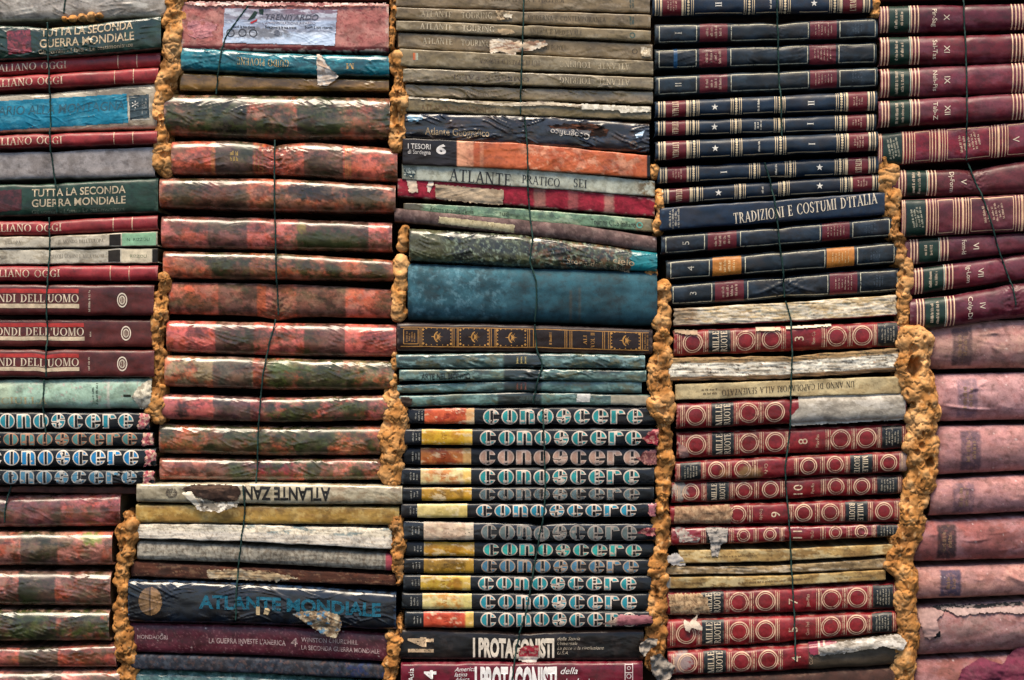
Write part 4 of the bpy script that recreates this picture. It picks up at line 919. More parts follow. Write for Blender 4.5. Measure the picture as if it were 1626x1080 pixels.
b = Book(H, 'dark brown book with gold ornaments in framed panels', None, 630, 1036, (512, 515, 522), (558, 559, 564), lambda p: p.fill('#20110f').mott(.2, 16).band(0, 9999, '#4a3834', 1, v0=-.5, v1=.13, amt=.7).band(0, 9999, '#3a241d', 1, v0=.85, v1=3, amt=.8).wear('#7a625a', .5, .05), 'leather', n=4.2, y0=4)
gl = [('h', 636, 1030, .155, 1.2), ('h', 636, 1030, .83, 1.2)]
for x in (667, 670, 718, 721, 726, 728, 777, 780, 786, 788, 838, 841, 847, 850, 897, 900, 905, 908, 957, 960, 966, 969, 1017, 1020): gl.append(('v', x, 1.0, .17, .82))
for q in (.22, .74): gl.append(('h', 641, 664, q, 1.2))
for x in (641, 664): gl.append(('v', x, 1.2, .22, .74))
b.strip(gl, '#a5763a', 'gilt_band', 'letter')
for cx in (694, 753, 812, 993):
    V = []; F = []
    def q4(pts):
        o = len(V); V.extend(pts); F.append(tuple(range(o, o+len(pts))))
    def P(dx, dy, l=0): return (cx+dx, float(b.wy(cx+dx, dy+1)), l)
    for k, (dx, dy, sz) in enumerate([(-22, 11, 2.2), (22, 11, 2.2), (-22, -11, 2.2), (22, -11, 2.2), (-22, 5, 1.2), (22, 5, 1.2), (-22, -5, 1.2), (22, -5, 1.2), (-22, 0, 1.1), (22, 0, 1.1), (-17, 13, 1.6), (17, 13, 1.6), (-17, -13, 1.6), (17, -13, 1.6), (0, 12.5, 1.1), (0, -12.5, 1.1), (-9, 13, .9), (9, 13, .9), (-9, -13, .9), (9, -13, .9)]):
        q4([P(dx-sz, dy), P(dx, dy-sz), P(dx+sz, dy), P(dx, dy+sz)])
    for a in range(9):
        an = -PI*.62+PI*1.24*a/8; ln = 9 if a % 2 == 0 else 6
        q4([P(1+.9*math.sin(an), -.9*math.cos(an), .01*a), P(1-.9*math.sin(an), .9*math.cos(an), .01*a), P(1+ln*math.cos(an), ln*math.sin(an), .01*a)])
    for i in range(10):
        a0 = PI*.62+PI*.76*i/10; a1 = PI*.62+PI*.76*(i+1)/10
        q4([P(4+9*math.cos(a0), 9.5*math.sin(a0), .12), P(4+9*math.cos(a1), 9.5*math.sin(a1), .12), P(4+7*math.cos(a1), 8*math.sin(a1), .12), P(4+7*math.cos(a0), 8*math.sin(a0), .12)])
    q4([P(-10, 0, .14), P(-4, -1, .14), P(-4, 1, .14)])
    b.decal('gilt_ornament', V, F, '#b07f3e', 'letter', .4)
b.tiny(874, 0, 1, 24, 3, 90, '#a5763a', 4, m='letter'); b.text('ALI', 929, 0, 5.5, 'serif', 90, 15, '#a5763a', m='letter'); b.text('VOL II', 941, 0, 6, 'serif', 90, 24, '#a5763a', m='letter', name='volume_number'); b.tiny(652, 0, 4, 18, 4, 90, '#8a6232', 2.6, m='letter'); b.tiny(1026, 0, 2, 22, 4, 90, '#8a6232', 2.6, m='letter')
def teal(c): return lambda p: p.fill(c).mott(.3, 16, 3).stain('#1c2a2a', 22, .54, .12, .7, ax=3).stain('#7fa09c', 9, .6, .07, .6, ax=5).stain('#5f5a3a', 18, .62, .08, .6, ax=2).band(800 if c[1] != '5' else 790, 860, '#141a1e', 2, amt=.85).wear('#8fb0b0', .4, .1)
GT = 'thin grey-green wrinkled volumes'
for lab, x0, x1, top, bot, c, wr, num in (('thin grey-green volume in crinkled film with a gold three on black', 629, 1024, (563, 560, 564), (585, 584, 586), '#3b534e', 1.6, 1),
        ('thin grey-green volume with torn dark lettering at its left', 634, 1026, (586, 585, 588), (606, 604, 607), '#4d6560', 1.9, 0),
        ('thin grey-green volume with a darker red-brown panel, third of four', 630, 1019, (611, 604, 606), (625, 622, 625), '#456663', .8, 1),
        ('thin pale teal volume with a small white sticker', 632, 1032, (628, 622, 627), (647, 643, 645), '#5b7b75', .5, 0)):
    b = Book(EV, lab, GT, x0, x1, top, bot, teal(c), 'film', n=3.2, wr=wr, y0=0)
    if num: b.text('III', 828, 0, 11, 'serif', 0, 18, '#9a8a5a' if wr > 1 else '#7a4a3a', m='letter_worn', name='volume_number')
    if x0 == 634: b.text('ARTE NEL MONDO', 708, -2, 10, 'sans', 0, 78, '#1e2624', bold=.02, m='letter_worn')
    if x0 == 632:
        b.sheet('sticker', [(916, 625), (938, 625), (937, 639), (915, 639)], '#b9b7b0', .6, None, .3, 'gloss', paint=lambda p: p.stain('#8a8880', 6, .6, .1, .5)); b.label(970, 1030, '#8b8574', .08, .95, 'end_label', 'paper'); b.tiny(840, 0, 1, 54, 3, 0, '#3f4a46', 6)
        b.sheet('torn_corner', [(634, 629), (655, 632), (655, 644), (640, 648)], '#3c3028', 1, None, 2.2, wr=2.5)
YEL, PYEL, ORG = ('#c2962a', '#a9741f', '#d0a64a'), ('#cdb878', '#b09a58', '#cdb060'), ('#b8502c', '#8d2f1c', '#c9a06a')
BLU = '#22807f'
def cono(lab, x0, x1, top, bot, pan, pc, t0, t1, rim='#c6b3a2', fill=BLU, m='letter', word='conoscere', **k):
    b = Book(EV, lab, 'black volumes with fat round lettering', x0, x1, top, bot, cono_paint(), k.pop('bm', 'gloss'), n=3.4, wr=k.pop('wr', .25), y0=k.pop('y0', 1), **k)
    b.label(pan[0], pan[1], pc[0], .03, .97, 'colour_panel', 'gloss', paint=lambda p: p.stain(pc[1], 18, .52, .14, .85, ax=1.5, a=pan[0]+5, b=pan[1]-10).band(pan[1]-13, pan[1]+9, pc[2], .8, amt=.8).stain('#e3cfa8', 10, .66, .06, .5, ax=3))
    b.tiny(x0+20, 0, 3, b.h*.55, 5, 90, '#8d8a80', 2.4)
    b.text('VI', (pan[0]+pan[1])/2-4, 0, b.h*.28, 'serif', 90, None, pc[1], m='letter_worn', name='volume_number')
    fat_title(b, t0, t1, (-1.2 if b.h > 26 else -.4), min(b.h*.90, 25), rim, fill, word, m=m)
    return b
def redtear(b, pts, c='#8f2836', w=2.0, nm='torn_corner'): b.sheet(nm, pts, c, 1.2, lambda u, v: 2.5*u+1.2*np.sin(v*7), w, 'gloss', paint=lambda p: p.stain('#c98d7c', 7, .58, .07, .8).stain('#3a1016', 8, .62, .06, .6))
b = cono('black volume with an orange-red panel, top of the tall column of turquoise titles', 645, 1046, (648, 645), (674, 676), (674, 753), ORG, 767, 1022, wr=.7)
b = cono('black volume with a yellow panel and a red torn corner at its right', 641, 1045, (681, 680), (707, 709), (670, 750), YEL, 762, 1019); redtear(b, [(1018, 696), (1034, 683), (1046, 680), (1045, 707), (1030, 704)])
b = cono('black volume with pinkish beige letters and an orange panel', 640, 1043, (711, 711), (739, 741), (668, 748), ('#b06a38', '#8d3a1f', '#c8a064'), 761, 1017, '#c2a693', '#b08a76'); redtear(b, [(1010, 728), (1024, 716), (1043, 713), (1043, 738), (1026, 738)], '#7d4a48')
b = cono('black volume with a panel fading from cream to orange', 637, 1039, (743, 742), (770, 771), (668, 748), ('#d2bd86', '#b86a30', '#cba24a'), 761, 1016)
b = cono('black volume with dull grey letters and a mustard panel', 638, 1038, (773, 773), (796, 795), (670, 749), ('#a57b26', '#7d5a1c', '#b98a26'), 761, 1016, '#8f8377', '#55696c', m='letter_worn')
b = cono('black volume with a pale cream-yellow panel and clear blue letters', 637, 1041, (799, 798), (823, 821), (663, 742), PYEL, 756, 1011, '#c6b3a2', '#237c92', y0=3); redtear(b, [(1028, 800), (1041, 798), (1041, 820), (1030, 818)], '#b06a74')
b = cono('black volume with a cream-pink panel and greyed letters under film', 640, 1041, (826, 830, 831), (858, 859, 860), (673, 752), ('#c8ae94', '#a88a72', '#cdb9a0'), 764, 1012, '#8d8278', '#5d6a68', wr=.6, pinch=[(858, 14, 4, 0, 3)], bm='film', y0=2); redtear(b, [(1010, 846), (1022, 838), (1041, 836), (1041, 852), (1024, 850)], '#8a3a42')
b = cono('black volume with a golden yellow panel and sea-green letters', 643, 1039, (860, 863), (884, 886), (673, 753), ('#b98a2c', '#a06c1c', '#b98a30'), 767, 1020, '#bfae98', '#2f9a8e')
b = cono('black volume with a scratched dark mustard panel', 641, 1034, (886, 888), (911, 912), (673, 752), ('#8d6a22', '#5d4414', '#a07a2a'), 764, 1015, '#94806e', '#3f6a80')
b = cono('black volume with a mottled yellow and brown panel', 640, 1034, (913, 914), (938, 939), (668, 747), ('#b79438', '#8a5a1c', '#c0a050'), 759, 1011, '#c6b3a2', '#238488')
b = cono('black volume with a cream panel blotched orange', 638, 1031, (941, 942), (968, 969), (671, 749), ('#c9b87a', '#b9782a', '#cdbb70'), 762, 1012, '#c6b3a2', '#237f8c')
b = cono('black volume whose last letters are torn off in a pink shred', 643, 1037, (970, 970), (997, 996), (673, 752), ('#bf4e34', '#98301f', '#cdb05a'), 763, 1012, '#bca998', '#22787f'); b.sheet('torn_flap', [(952, 990), (975, 982), (985, 974), (1034, 976), (1036, 988), (1010, 992), (980, 993)], '#8d565a', 1.8, lambda u, v: 4*np.sin(PI*np.clip(v, 0, 1)), 1.4, 'gloss', paint=lambda p: p.band(0, 978, '#c9b196', 4).stain('#5d3238', 9, .54, .1, .7, ax=3), wr=1.5)
b = Book(EV, 'black book with a large white fourteen and tall condensed title', 'pair of books with tall condensed white titles', 634, 1022, (999, 1004, 1000), (1048, 1050), lambda p: p.fill('#131212').mott(.3, 20).band(0, 9999, '#4d3426', 1, v0=-1, v1=.07, amt=.8, jag=0).stain('#2a2320', 24, .58, .1, .6).wear('#6b4a34', .5, .06), 'gloss', n=5, wr=.3, pinch=[(822, 26, 3, 0, 2)], y0=3)
b.text('14', 667, 0, 38, rot=90, fit=24, color='#b89c7c', bold=.05, m='letter_worn', name='volume_number'); b.text('I PROTAGONISTI', 751, -2, 29, fit=129, color='#d2c4b0', bold=.05, align='l', m='letter')
for i, st in enumerate(('della Storia', 'Universale', 'La pace e la rivoluzione', 'U.S.A.')): b.text(st, 885, 12-7.5*i, 5.5, color='#a89a86', align='l', shear=.35, m='letter_worn', name='subtitle', fit=(36, 32, 74, 18)[i])
b.sheet('torn_flap', [(825, 1030), (838, 1024), (856, 1024), (855, 1044), (848, 1058), (836, 1052), (822, 1048)], '#c9bfb2', 1.8, lambda u, v: 3*v, 1.4, paint=lambda p: p.band(0, 9999, '#7d1a28', 1, v0=-1, v1=.86).stain('#8d8274', 6, .6, .06, .5), wr=1.2)
b = Book(EV, 'maroon book with tall condensed white title, cut by the bottom edge', 'pair of books with tall condensed white titles', 637, 1020, (1052, 1050), (1104, 1104), tx('#641426', '#480c1a', '#8a4a50', .14), 'gloss', n=5, y0=4)
b.text('I PROTAGONISTI', 754, -2, 44, fit=130, color='#d8d2cc', bold=.05, align='l', m='letter'); b.text('4', 683, 8, 18, rot=90, fit=14, color='#d8d2cc', bold=.05, name='volume_number'); b.text('Asia', 653, 8, 9, rot=90, color='#d8d2cc', name='subtitle')
for i, st in enumerate(('America', 'latina', 'Africa')): b.text(st, 722, 17-8*i, 7, color='#d0c8c4', align='l', shear=.35, name='subtitle')
b.text('della', 890, 14, 11, color='#d8d2cc', align='l', shear=.35, name='subtitle'); b.text('rivoluzione', 890, -3, 11, color='#d8d2cc', align='l', shear=.35, name='subtitle'); b.strip([('v', 992, 1.2, .03, .9), ('v', 1004, 1.2, .03, .9), ('h', 992, 1004, .06, 1.2), ('h', 992, 1004, .3, 1.2), ('h', 992, 1004, .58, 1.2)], '#c8b8b4', 'publisher_mark', 'letter'); b.ring(998, 4, 1.2, 5, '#c8b8b4', 'publisher_mark', dbl=False); b.text('O', 998, 18, 6, color='#c8b8b4', name='publisher_mark')

# ================================================================== fourth stack
NAVY, BURG, CRM = '#0f2031', '#5c1a20', '#c2ad8b'
GI, GD, GM = 'slim navy volumes with cream bands and white stars', 'dark volumes with framed spines and coloured labels', 'red volumes with gold rings'
def navy(p): p.fill(NAVY).mott(.2, 24).stain('#0c131d', 30, .55, .14, .5).wear('#43586c', .35, .05)
def italia(lab, x0, x1, top, bot, num, flip=False, star2=False, tops=None, y0=2):
    b = Book(EV, lab, GI, x0, x1, top, bot, navy, 'leather', n=2.5, y0=y0)
    wd = x1-x0; k = wd/351.
    f = (lambda r: x1-r*k) if flip else (lambda r: x0+r*k)
    R = (lambda a: a+180) if flip else (lambda a: a)
    def lab2(a, c, name='title_label'): lo, hi = sorted((f(a), f(c))); return b.label(lo, hi, BURG, .02, .98, name)
    t = lab2(17, 48); b.text("L'ITALIA", f(32), 0, 9.5, 'serif', R(-90), b.h*.78, '#d8c3a0', parent=t, m='letter')
    t = lab2(305, 335, 'publisher_label'); b.tiny(f(320), 0, 4, b.h*.6, 4.2, 90, '#b08a78', 2.6, parent=t)
    sg = [('v', f(r), w_, .03, .97) for r, w_ in ((6, 2.2), (10, 1.0), (14.5, 3.2), (50.5, 3.2), (303, 3.2), (337.5, 3.2), (342, 1.0), (346, 2.0))]
    for c in (61, 128, 197, 294):
        if flip and c == 128: c = 140
        for d, w_ in ((-8, 1.2), (-5, 1.0), (5, 1.0), (8, 1.2)): sg.append(('v', f(c+d), w_, .04, .96))
    for (a, c) in ((72, 117), (139, 186), (208, 283)):
        lo, hi = sorted((f(a), f(c))); sg.append(('h', lo, hi, .9, 1.0))
    b.strip(sg, CRM, 'gilt_band', 'letter')
    for c in (61, 128, 197, 294):
        V = []; F = []
        if flip and c == 128: c = 140
        for i in range(7):
            vv = .1+.8*i/6; a_, b_ = b.edges(f(c)); y = a_+(b_-a_)*vv; o = len(V)
            for q in range(8): V.append((f(c)+2.0*math.cos(q*PI/4), float(y+2.0*math.sin(q*PI/4)), 0))
            F.append(tuple(range(o, o+8))[::-1])
        b.decal('chain_ornament', V, F, '#c7b28e', 'letter', .5)
    def star(x, nm='star'):
        V = [(x, float(b.wy(x, 0)), 0)]; F = []
        for i in range(10):
            r = 5.6 if i % 2 == 0 else 2.2; a = PI/2+i*PI/5
            V.append((x+r*math.cos(a), float(b.wy(x, r*math.sin(a))), 0))
        for i in range(10): F.append((0, 1+i, 1+(i+1) % 10))
        b.decal(nm, V, F, '#d6d0c4', 'letter', .5)
    star(f(94))
    if star2: star(f(253))
    else: b.text(num, f(246), 0, 10, 'serif', R(90), None, '#d2ccc0', name='volume_number')
    b.tiny(f(163), 0, tops or 1, b.h*.66, 4.5, 90, '#c2baaa', 3.0 if tops != 3 else 2.4, name='subtitle', m='letter')
    return b
italia('slim navy volume with a roman two upside down, cut by the top edge', 1036, 1386, (-8, -12), (26, 21), 'II', True)
def framed(lab, x0, x1, top, bot, lc='#571a22', num='I', blue=False, pinch=(), **k):
    b = Book(EV, lab, GD, x0, x1, top, bot, lambda p: p.fill('#111a22').mott(.25, 30).stain('#0c0f12', 30, .55, .14, .6).stain('#22303d', 40, .58, .12, .6).wear('#56656d', .4, .05), 'leather', n=2.8, y0=k.pop('y0', 1), pinch=pinch, wr=k.pop('wr', .25), **k)
    kx = (x1-x0)/353.; f = lambda r: x0+r*kx
    for (a, c, nm) in ((71, 115, 'title_label'), (246, 288, 'volume_label')):
        t = b.label(f(a), f(c), lc, .06, .94, nm)
        b.tiny(f((a+c)/2), 0, 4 if nm[0] == 't' else 6, b.h*.62, 7 if nm[0] == 't' else 5, 90, '#a58a78' if lc[1] == '5' else '#d2ac78', 4 if nm[0] == 't' else 1.6, parent=t)
    sg = []
    for (a, c) in ((7, 66), (121, 243), (293, 349)):
        sg += [('v', f(a), 1.3, .13, .9), ('v', f(c), 1.3, .13, .9), ('h', f(a), f(c), .13, 1.0), ('h', f(a), f(c), .9, 1.2)]
    b.strip(sg, '#b9b49c', 'gilt_band', 'letter_worn')
    if num: b.text(num, f(37), 0, 11, 'serif' if num == 'I' else 'sans', 90, None, '#a8a294', m='letter_worn', name='volume_number'); b.tiny(f(320), 0, 4, b.h*.6, 4.5, 90, '#3c4650', 2)
    if blue: b.label(f(30), f(36), '#173f60', .05, .95, 'blue_tape', 'gloss', lift=.5)
    return b
framed('dark framed volume with wine labels, creased where the cord crosses', 1040, 1394, (37, 34, 27), (70, 66, 61), num='I', pinch=[(1236, 16, 3, 0, 2.5)])
framed('dark framed volume with a strip of bright blue tape', 1040, 1393, (76, 64), (110, 101), num='', blue=True, wr=.8)
framed('dark framed volume with wine labels, above the slim starred volumes', 1040, 1395, (119, 104), (152, 138), num='II')
italia('slim navy starred volume with a roman two', 1040, 1392, (161, 144), (188, 177), 'II')
italia('slim navy starred volume with a roman one and three rows of small title', 1040, 1391, (192, 180), (217, 208), 'I', tops=3)
italia('slim blue-sheened starred volume above the two with reversed ends', 1040, 1393, (225, 209), (256, 241), 'I', y0=4)
italia('slim navy starred volume lying the other way round', 1044, 1395, (265, 247), (292, 276), 'I', True)
italia('slim navy volume with two white stars', 1046, 1401, (300, 275), (325, 302), '', star2=True)
b = Book(H, 'plain navy book with one long title in slender capitals', None, 1047, 1404, (330, 305), (367, 342), lambda p: p.fill('#142438').mott(.14, 40).stain('#0d1726', 40, .55, .14, .4).wear('#3a5068', .35, .05), 'leather', n=5.5, y0=4)
b.text("TRADIZIONI E COSTUMI D'ITALIA", 1278, 1, 17, 'serif', 4.2, 228, '#cdbfa8', m='letter'); b.tiny(1070, -1, 4, 30, 4.5, 90, '#b0a898', 3)
framed('dark blue framed volume with wine labels and a faint five', 1050, 1416, (373, 360, 343), (405, 391, 376), num='5')
framed('dark blue framed volume with orange-tan labels', 1058, 1424, (413, 383), (446, 419), lc='#a5682a', num='4', y0=3)
framed('dark blue framed volume with wine labels, pinched into folds by the cord', 1062, 1430, (451, 436, 424), (486, 476, 463), num='3', pinch=[(1247, 34, 3, -4, 5)], ridges=[(1190, 470, 1244, 448, 3, 2), (1250, 448, 1300, 464, 3, 2)])
def pages(p): p.fill('#cbb998').mott(.2, 8, 6).stain('#7d6444', 1.7, .64, .05, .5, ax=60, o=2).stain('#e2dacb', 2.2, .60, .06, .5, ax=40, o=2).stain('#a5834e', 16, .56, .1, .5, ax=3).stain('#d8cfc0', 10, .56, .08, .7, ax=4).stain('#4a3a30', 4, .74, .04, .7, ax=9).stain('#6f8f88', 12, .80, .04, .5)
b = Book('unbound_book', 'spineless block of cream paper under the dark framed volumes', 'paper blocks without spines in the fourth stack', 1070, 1425, (490, 480, 468), (519, 512, 502), lambda p: pages(p) or p.band(0, 1110, '#5a4438', 12, amt=.6).band(0, 9999, '#6a2a2e', 1, v0=.93, v1=3), 'paper', n=6, dep=4, streak=1.6, wob=1.3, y0=-2, endrag=3)
def mille(lab, x0, x1, top, bot, num='', name_='Ben-Ca', flip=False, skip=(), paint2=None, m='leather', blackx=True, sk_ring=(), sk_lab=False, **k):
    def pt(p):
        p.fill('#76181d').mott(.16, 26).stain('#561015', 30, .55, .14, .5).stain('#8d262c', 16, .6, .1, .4).wear('#b98a7a', .55, .07, 6)
        if paint2: paint2(p)
    b = Book(EV, lab, GM, x0, x1, top, bot, pt, m, n=3.0, wob=1.5, endrag=1.5, y0=k.pop('y0', 2), wr=k.pop('wr', .2), **k)
    kx = (x1-x0)/363.; rot = (lambda a: a+180) if flip else (lambda a: a)
    f = (lambda r: x1-r*kx) if flip else (lambda r: x0+r*kx)
    inside = lambda x: not any(a < x < c for a, c in skip)
    def lab2(a, c, nm): lo, hi = sorted((f(a), f(c))); return b.label(lo, hi, '#171b1c', .05, .95, nm, paint=lambda p: p.wear('#6a5a48', .6, .12, 3))
    if inside(f(72)):
        t = lab2(55, 90, 'title_label'); c = min(10, b.h*.26)
        for st, xx in (('MILLE', 66.5), ('RUOTE', 79.5)): b.text(st, f(xx), 0, c, 'serif', rot(90), b.h*.80, '#c9b69a', parent=t, m='letter')
    if inside(f(340)):
        t = lab2(323, 355, 'publisher_label'); b.tiny(f(339), 0, 5, b.h*.7, 4.6, 90, '#8f8674', 2.4, parent=t)
    sg = []
    for r, w_ in ((6, .8), (9, 2.2), (12.5, .8), (47.5, .8), (50.5, 2.2), (53.5, .8), (92, .8), (95, 2.2), (98, .8), (130, .8), (133, 2.2), (136.5, .8), (171, .8), (174, 2.2), (177, .8), (235, .8), (238.5, 2.2), (242, .8), (276, .8), (279, 2.2), (282.5, .8), (315.5, .8), (318.5, 2.2), (321, .8), (357, 1.5), (360, .8)):
        if inside(f(r)): sg.append(('v', f(r), w_, .1, .9))
    b.strip(sg, '#b8967a', 'gilt_band', 'letter_worn')
    for r in (30, 113.5, 155, 258, 298.5):
        if inside(f(r)): b.ring(f(r), min(16, b.h*.42), 3.4, 0, '#bf9c80', m='letter_worn' if r in (258, 113.5) else 'letter')
    if num and inside(f(198)): b.text(num, f(198), -1, 15, 'sans', rot(90), None, '#cdb496', name='volume_number', m='letter_worn')
    if inside(f(221)): b.text(name_, f(221), -1, 5.5, 'serif' if 0 else 'sans', rot(90), b.h*.5, '#b5957a', m='letter_worn', name='subtitle')
    return b
b = mille('red ringed volume with a gold three, between two blocks of torn paper', 1070, 1434, (525, 517, 510), (566, 558, 551), '3')
b.sheet('torn_scrap', [(1070, 523), (1108, 524), (1108, 533), (1090, 531), (1072, 529)], '#9a846c', 1.8, lambda u, v: 2*v, 1.0); b.sheet('torn_scrap', [(1200, 519), (1240, 519), (1240, 525), (1222, 526), (1200, 526)], '#bba88e', 1.8, lambda u, v: 2*v, 1.0); b.sheet('torn_scrap', [(1248, 518), (1322, 514), (1321, 518), (1285, 521), (1248, 523)], '#cdbfa8', 1.6, lambda u, v: 2*v, .9)
b = Book('unbound_book', 'spineless block of white flaking pages between red ringed volumes', 'paper blocks without spines in the fourth stack', 1060, 1426, (568, 566, 553), (606, 602, 590), lambda p: p.fill('#d2c8b6').mott(.2, 6, 5).stain('#6a5238', 1.7, .60, .05, .6, ax=60, o=2).stain('#857560', 3.2, .60, .07, .6, ax=16).stain('#e6decd', 8, .54, .1, .8, ax=6).band(0, 9999, '#8f7350', 1, v0=-1, v1=.24).stain('#3a322c', 4, .66, .04, .8, ax=5).band(0, 9999, '#6b5138', 1, v0=.80, v1=3, jag=0).stain('#a8632c', 9, .84, .03, .7).stain('#7d8a4a', 9, .86, .03, .7), 'paper', n=7, dep=4, streak=1.5, wob=1.8, endrag=5, y0=0)
b = Book(PB, 'cream paperback catalogue printed upside down', None, 1072, 1431, (610, 597), (636, 625), lambda p: p.fill('#bfa983').mott(.12, 30).stain('#94774f', 26, .57, .12, .5, ax=2).wear('#8b7048', .5, .09), 'paper', n=7, dep=3, y0=1)
b.text('UN ANNO DI CAPOLAVORI ALLA SEMENZATO', 1251, .5, 9.5, 'serif', 182, 210, '#33291f', m='letter'); b.tiny(1127, 0, 2, 34, 6, 2, '#4a3c2c', 3, m='letter')
b = mille('red ringed volume with its right half stripped to grey board', 1074, 1438, (640, 624), (682, 666), '', skip=((1245, 1500),)); b.sheet('bare_board', [(1268, 628), (1437, 621), (1437, 667), (1252, 677), (1256, 660), (1266, 648)], '#9a9285', .6, None, .9, paint=lambda p: p.stain('#6f675c', 18, .56, .12, .6, ax=2).stain('#c2bbb0', 26, .56, .1, .5, ax=2))
b = mille('red ringed volume with a gold eight', 1075, 1441, (687, 673), (729, 714), '8', 'Mas-Pas'); b.sheet('torn_edge', [(1076, 700), (1092, 712), (1096, 726), (1078, 728)], '#8d6a62', .9, None, 2, wr=2)
b = mille('red ringed volume upside down with a brown stain over one ring', 1072, 1441, (733, 716), (766, 750), '', 'Ca-Fe', True, paint2=lambda p: p.blob(1190, 752, 20, 12, '#8a6a44', .9).blob(1150, 752, 8, 6, '#9a6a44', .8).blob(1436, 736, 8, 18, '#a08a80', .8)); 
b = mille('red ringed volume with a gold ten and white flaking at its left end', 1067, 1434, (766, 754), (801, 785), '10', 'Pen-Ro', paint2=lambda p: p.blob(1080, 778, 12, 15, '#a89a90', .95, .2, .7).band(1395, 1440, '#2a1e1a', 3, amt=.6)); 
b = mille('red ringed volume upside down, its left end bared to brown board', 1064, 1434, (804, 792), (834, 831), '6', 'Fro-Hu', True, skip=((1050, 1160),)); b.sheet('bare_board', [(1071, 805), (1158, 801), (1164, 812), (1160, 832), (1070, 832)], '#8b6c52', .5, None, 1.0, paint=lambda p: p.stain('#5d432f', 7, .54, .1, .6, ax=.4).stain('#b09272', 10, .6, .08, .6))
b = mille('red ringed volume under glossy film, white paper showing through tears', 1066, 1433, (838, 835, 832), (868, 862, 853), '11', 'Mos-Oss', m='film', wr=.8, skip=((1050, 1112),)); b.sheet('torn_scrap', [(1070, 838), (1082, 836), (1100, 850), (1112, 854), (1108, 862), (1080, 862)], '#9c9186', .9, None, 1.4, wr=.8, paint=lambda p: p.stain('#74202c', 8, .58, .07, .8)); b.sheet('torn_scrap', [(1120, 838), (1156, 838), (1155, 862), (1146, 864), (1140, 885), (1130, 884), (1128, 862)], '#a59b90', 1.2, lambda u, v: 2*v, 1.0, wr=.8, paint=lambda p: p.stain('#3a3a3c', 6, .6, .05, .8, a=1120, b=1150))
def tan(p): p.fill('#a98a58').mott(.18, 16, 3).stain('#7a5830', 20, .56, .12, .6, ax=3).stain('#4a3422', 8, .66, .06, .6, ax=2).stain('#cdb98e', 18, .6, .08, .6, ax=3).wear('#6a4c2a', .5, .12)
GT2 = 'thin tan paperbacks in the fourth stack'
b = Book(PB, 'thin tan paperback with dark damp blotches', GT2, 1078, 1426, (874, 872, 864), (896, 892, 881), tan, 'paper', n=6, dep=3, y0=0); b.tiny(1160, 0, 1, 120, 3, 1, '#5a4428', 2.6); b.sheet('torn_scrap', [(1060, 882), (1076, 878), (1086, 888), (1090, 900), (1070, 898), (1056, 892)], '#b0a8a0', 2, lambda u, v: 3*np.sin(u*6), 2, wr=2)
b = Book(PB, 'thin grey-tan paperback with frayed ends, between two tan ones', GT2, 1054, 1407, (901, 899, 887), (914, 912, 904), lambda p: p.fill('#8a7656').mott(.25, 8, 4).stain('#54442e', 10, .54, .1, .7, ax=3).stain('#b9ab92', 8, .62, .06, .7, ax=4), 'paper', n=6, dep=3, y0=-2, streak=1.2, endrag=3)
b = Book(PB, 'thin cream paperback with fine print, on top of the lower red volumes', GT2, 1053, 1407, (917, 915, 905), (936, 932, 922), lambda p: tan(p) or p.band(0, 1064, '#c9c2b8', 3, amt=.8), 'paper', n=6, dep=3, y0=0); b.tiny(1230, 0, 1, 150, 3, 2, '#5a4428', 3, m='letter'); b.tiny(1104, 0, 1, 36, 3, 2, '#5a4428', 3); b.tiny(1360, 0, 1, 60, 3, 2, '#6a5438', 2.4)
b = mille('red ringed volume with its left end torn down to ribbed brown paper', 1058, 1427, (941, 934, 926), (979, 975, 968), '7', 'Jen-Mas', skip=((1040, 1112),), y0=3); b.sheet('bare_board', [(1062, 944), (1110, 942), (1124, 950), (1128, 976), (1064, 978)], '#94785a', .7, None, 2.0, paint=lambda p: p.stain('#4f3a28', 4, .54, .08, .7, ax=.3).stain('#b89c78', 7, .58, .07, .7))
b = mille('red ringed volume with a gold five and a curled paper scrap', 1059, 1425, (984, 978, 970), (1032, 1022, 1006), '5', 'Com-Fed'); b.sheet('torn_scrap', [(1084, 984), (1096, 988), (1108, 976), (1106, 986), (1114, 992), (1116, 1002), (1104, 998), (1098, 996), (1094, 1004), (1088, 1000)], '#b5a594', 2, lambda u, v: 4*v*u+1, 1.0, wr=2)
b = mille('red ringed volume with a long torn strip peeling off its right half', 1060, 1432, (1034, 1026, 1006), (1074, 1066, 1056), '4', 'Cic-Com', skip=((1288, 1500),), paint2=lambda p: p.blob(1082, 1050, 16, 16, '#8d7d76', .9, .2, .6).band(1283, 1500, '#4a3f30', 2)); b.sheet('torn_flap', [(1296, 1026), (1340, 1016), (1400, 1008), (1426, 1006), (1438, 1018), (1430, 1032), (1400, 1024), (1350, 1034), (1300, 1040)], '#9d958a', 2.4, lambda u, v: 6*np.sin(PI*np.clip(v, 0, 1)), 1.6, paint=lambda p: p.stain('#5f574c', 9, .55, .1, .8, ax=3).stain('#cbc4ba', 10, .58, .08, .7, ax=3)); b.sheet('torn_flap', [(1282, 1020), (1300, 1016), (1328, 1017), (1326, 1026), (1306, 1038), (1284, 1038)], '#7d2a3c', 2.2, lambda u, v: 2*u, 1.2, 'gloss', paint=lambda p: p.band(1298, 1301, '#cdb49a', .6).band(1306, 1309, '#cdb49a', .6))
Book(H, 'dull brown book at the foot of the fourth stack', None, 1066, 1421, (1078, 1071, 1060), (1120, 1112), tx('#4a2f27', '#33201b', '#7d5e4c', .25), 'cloth', n=3.4, y0=0)

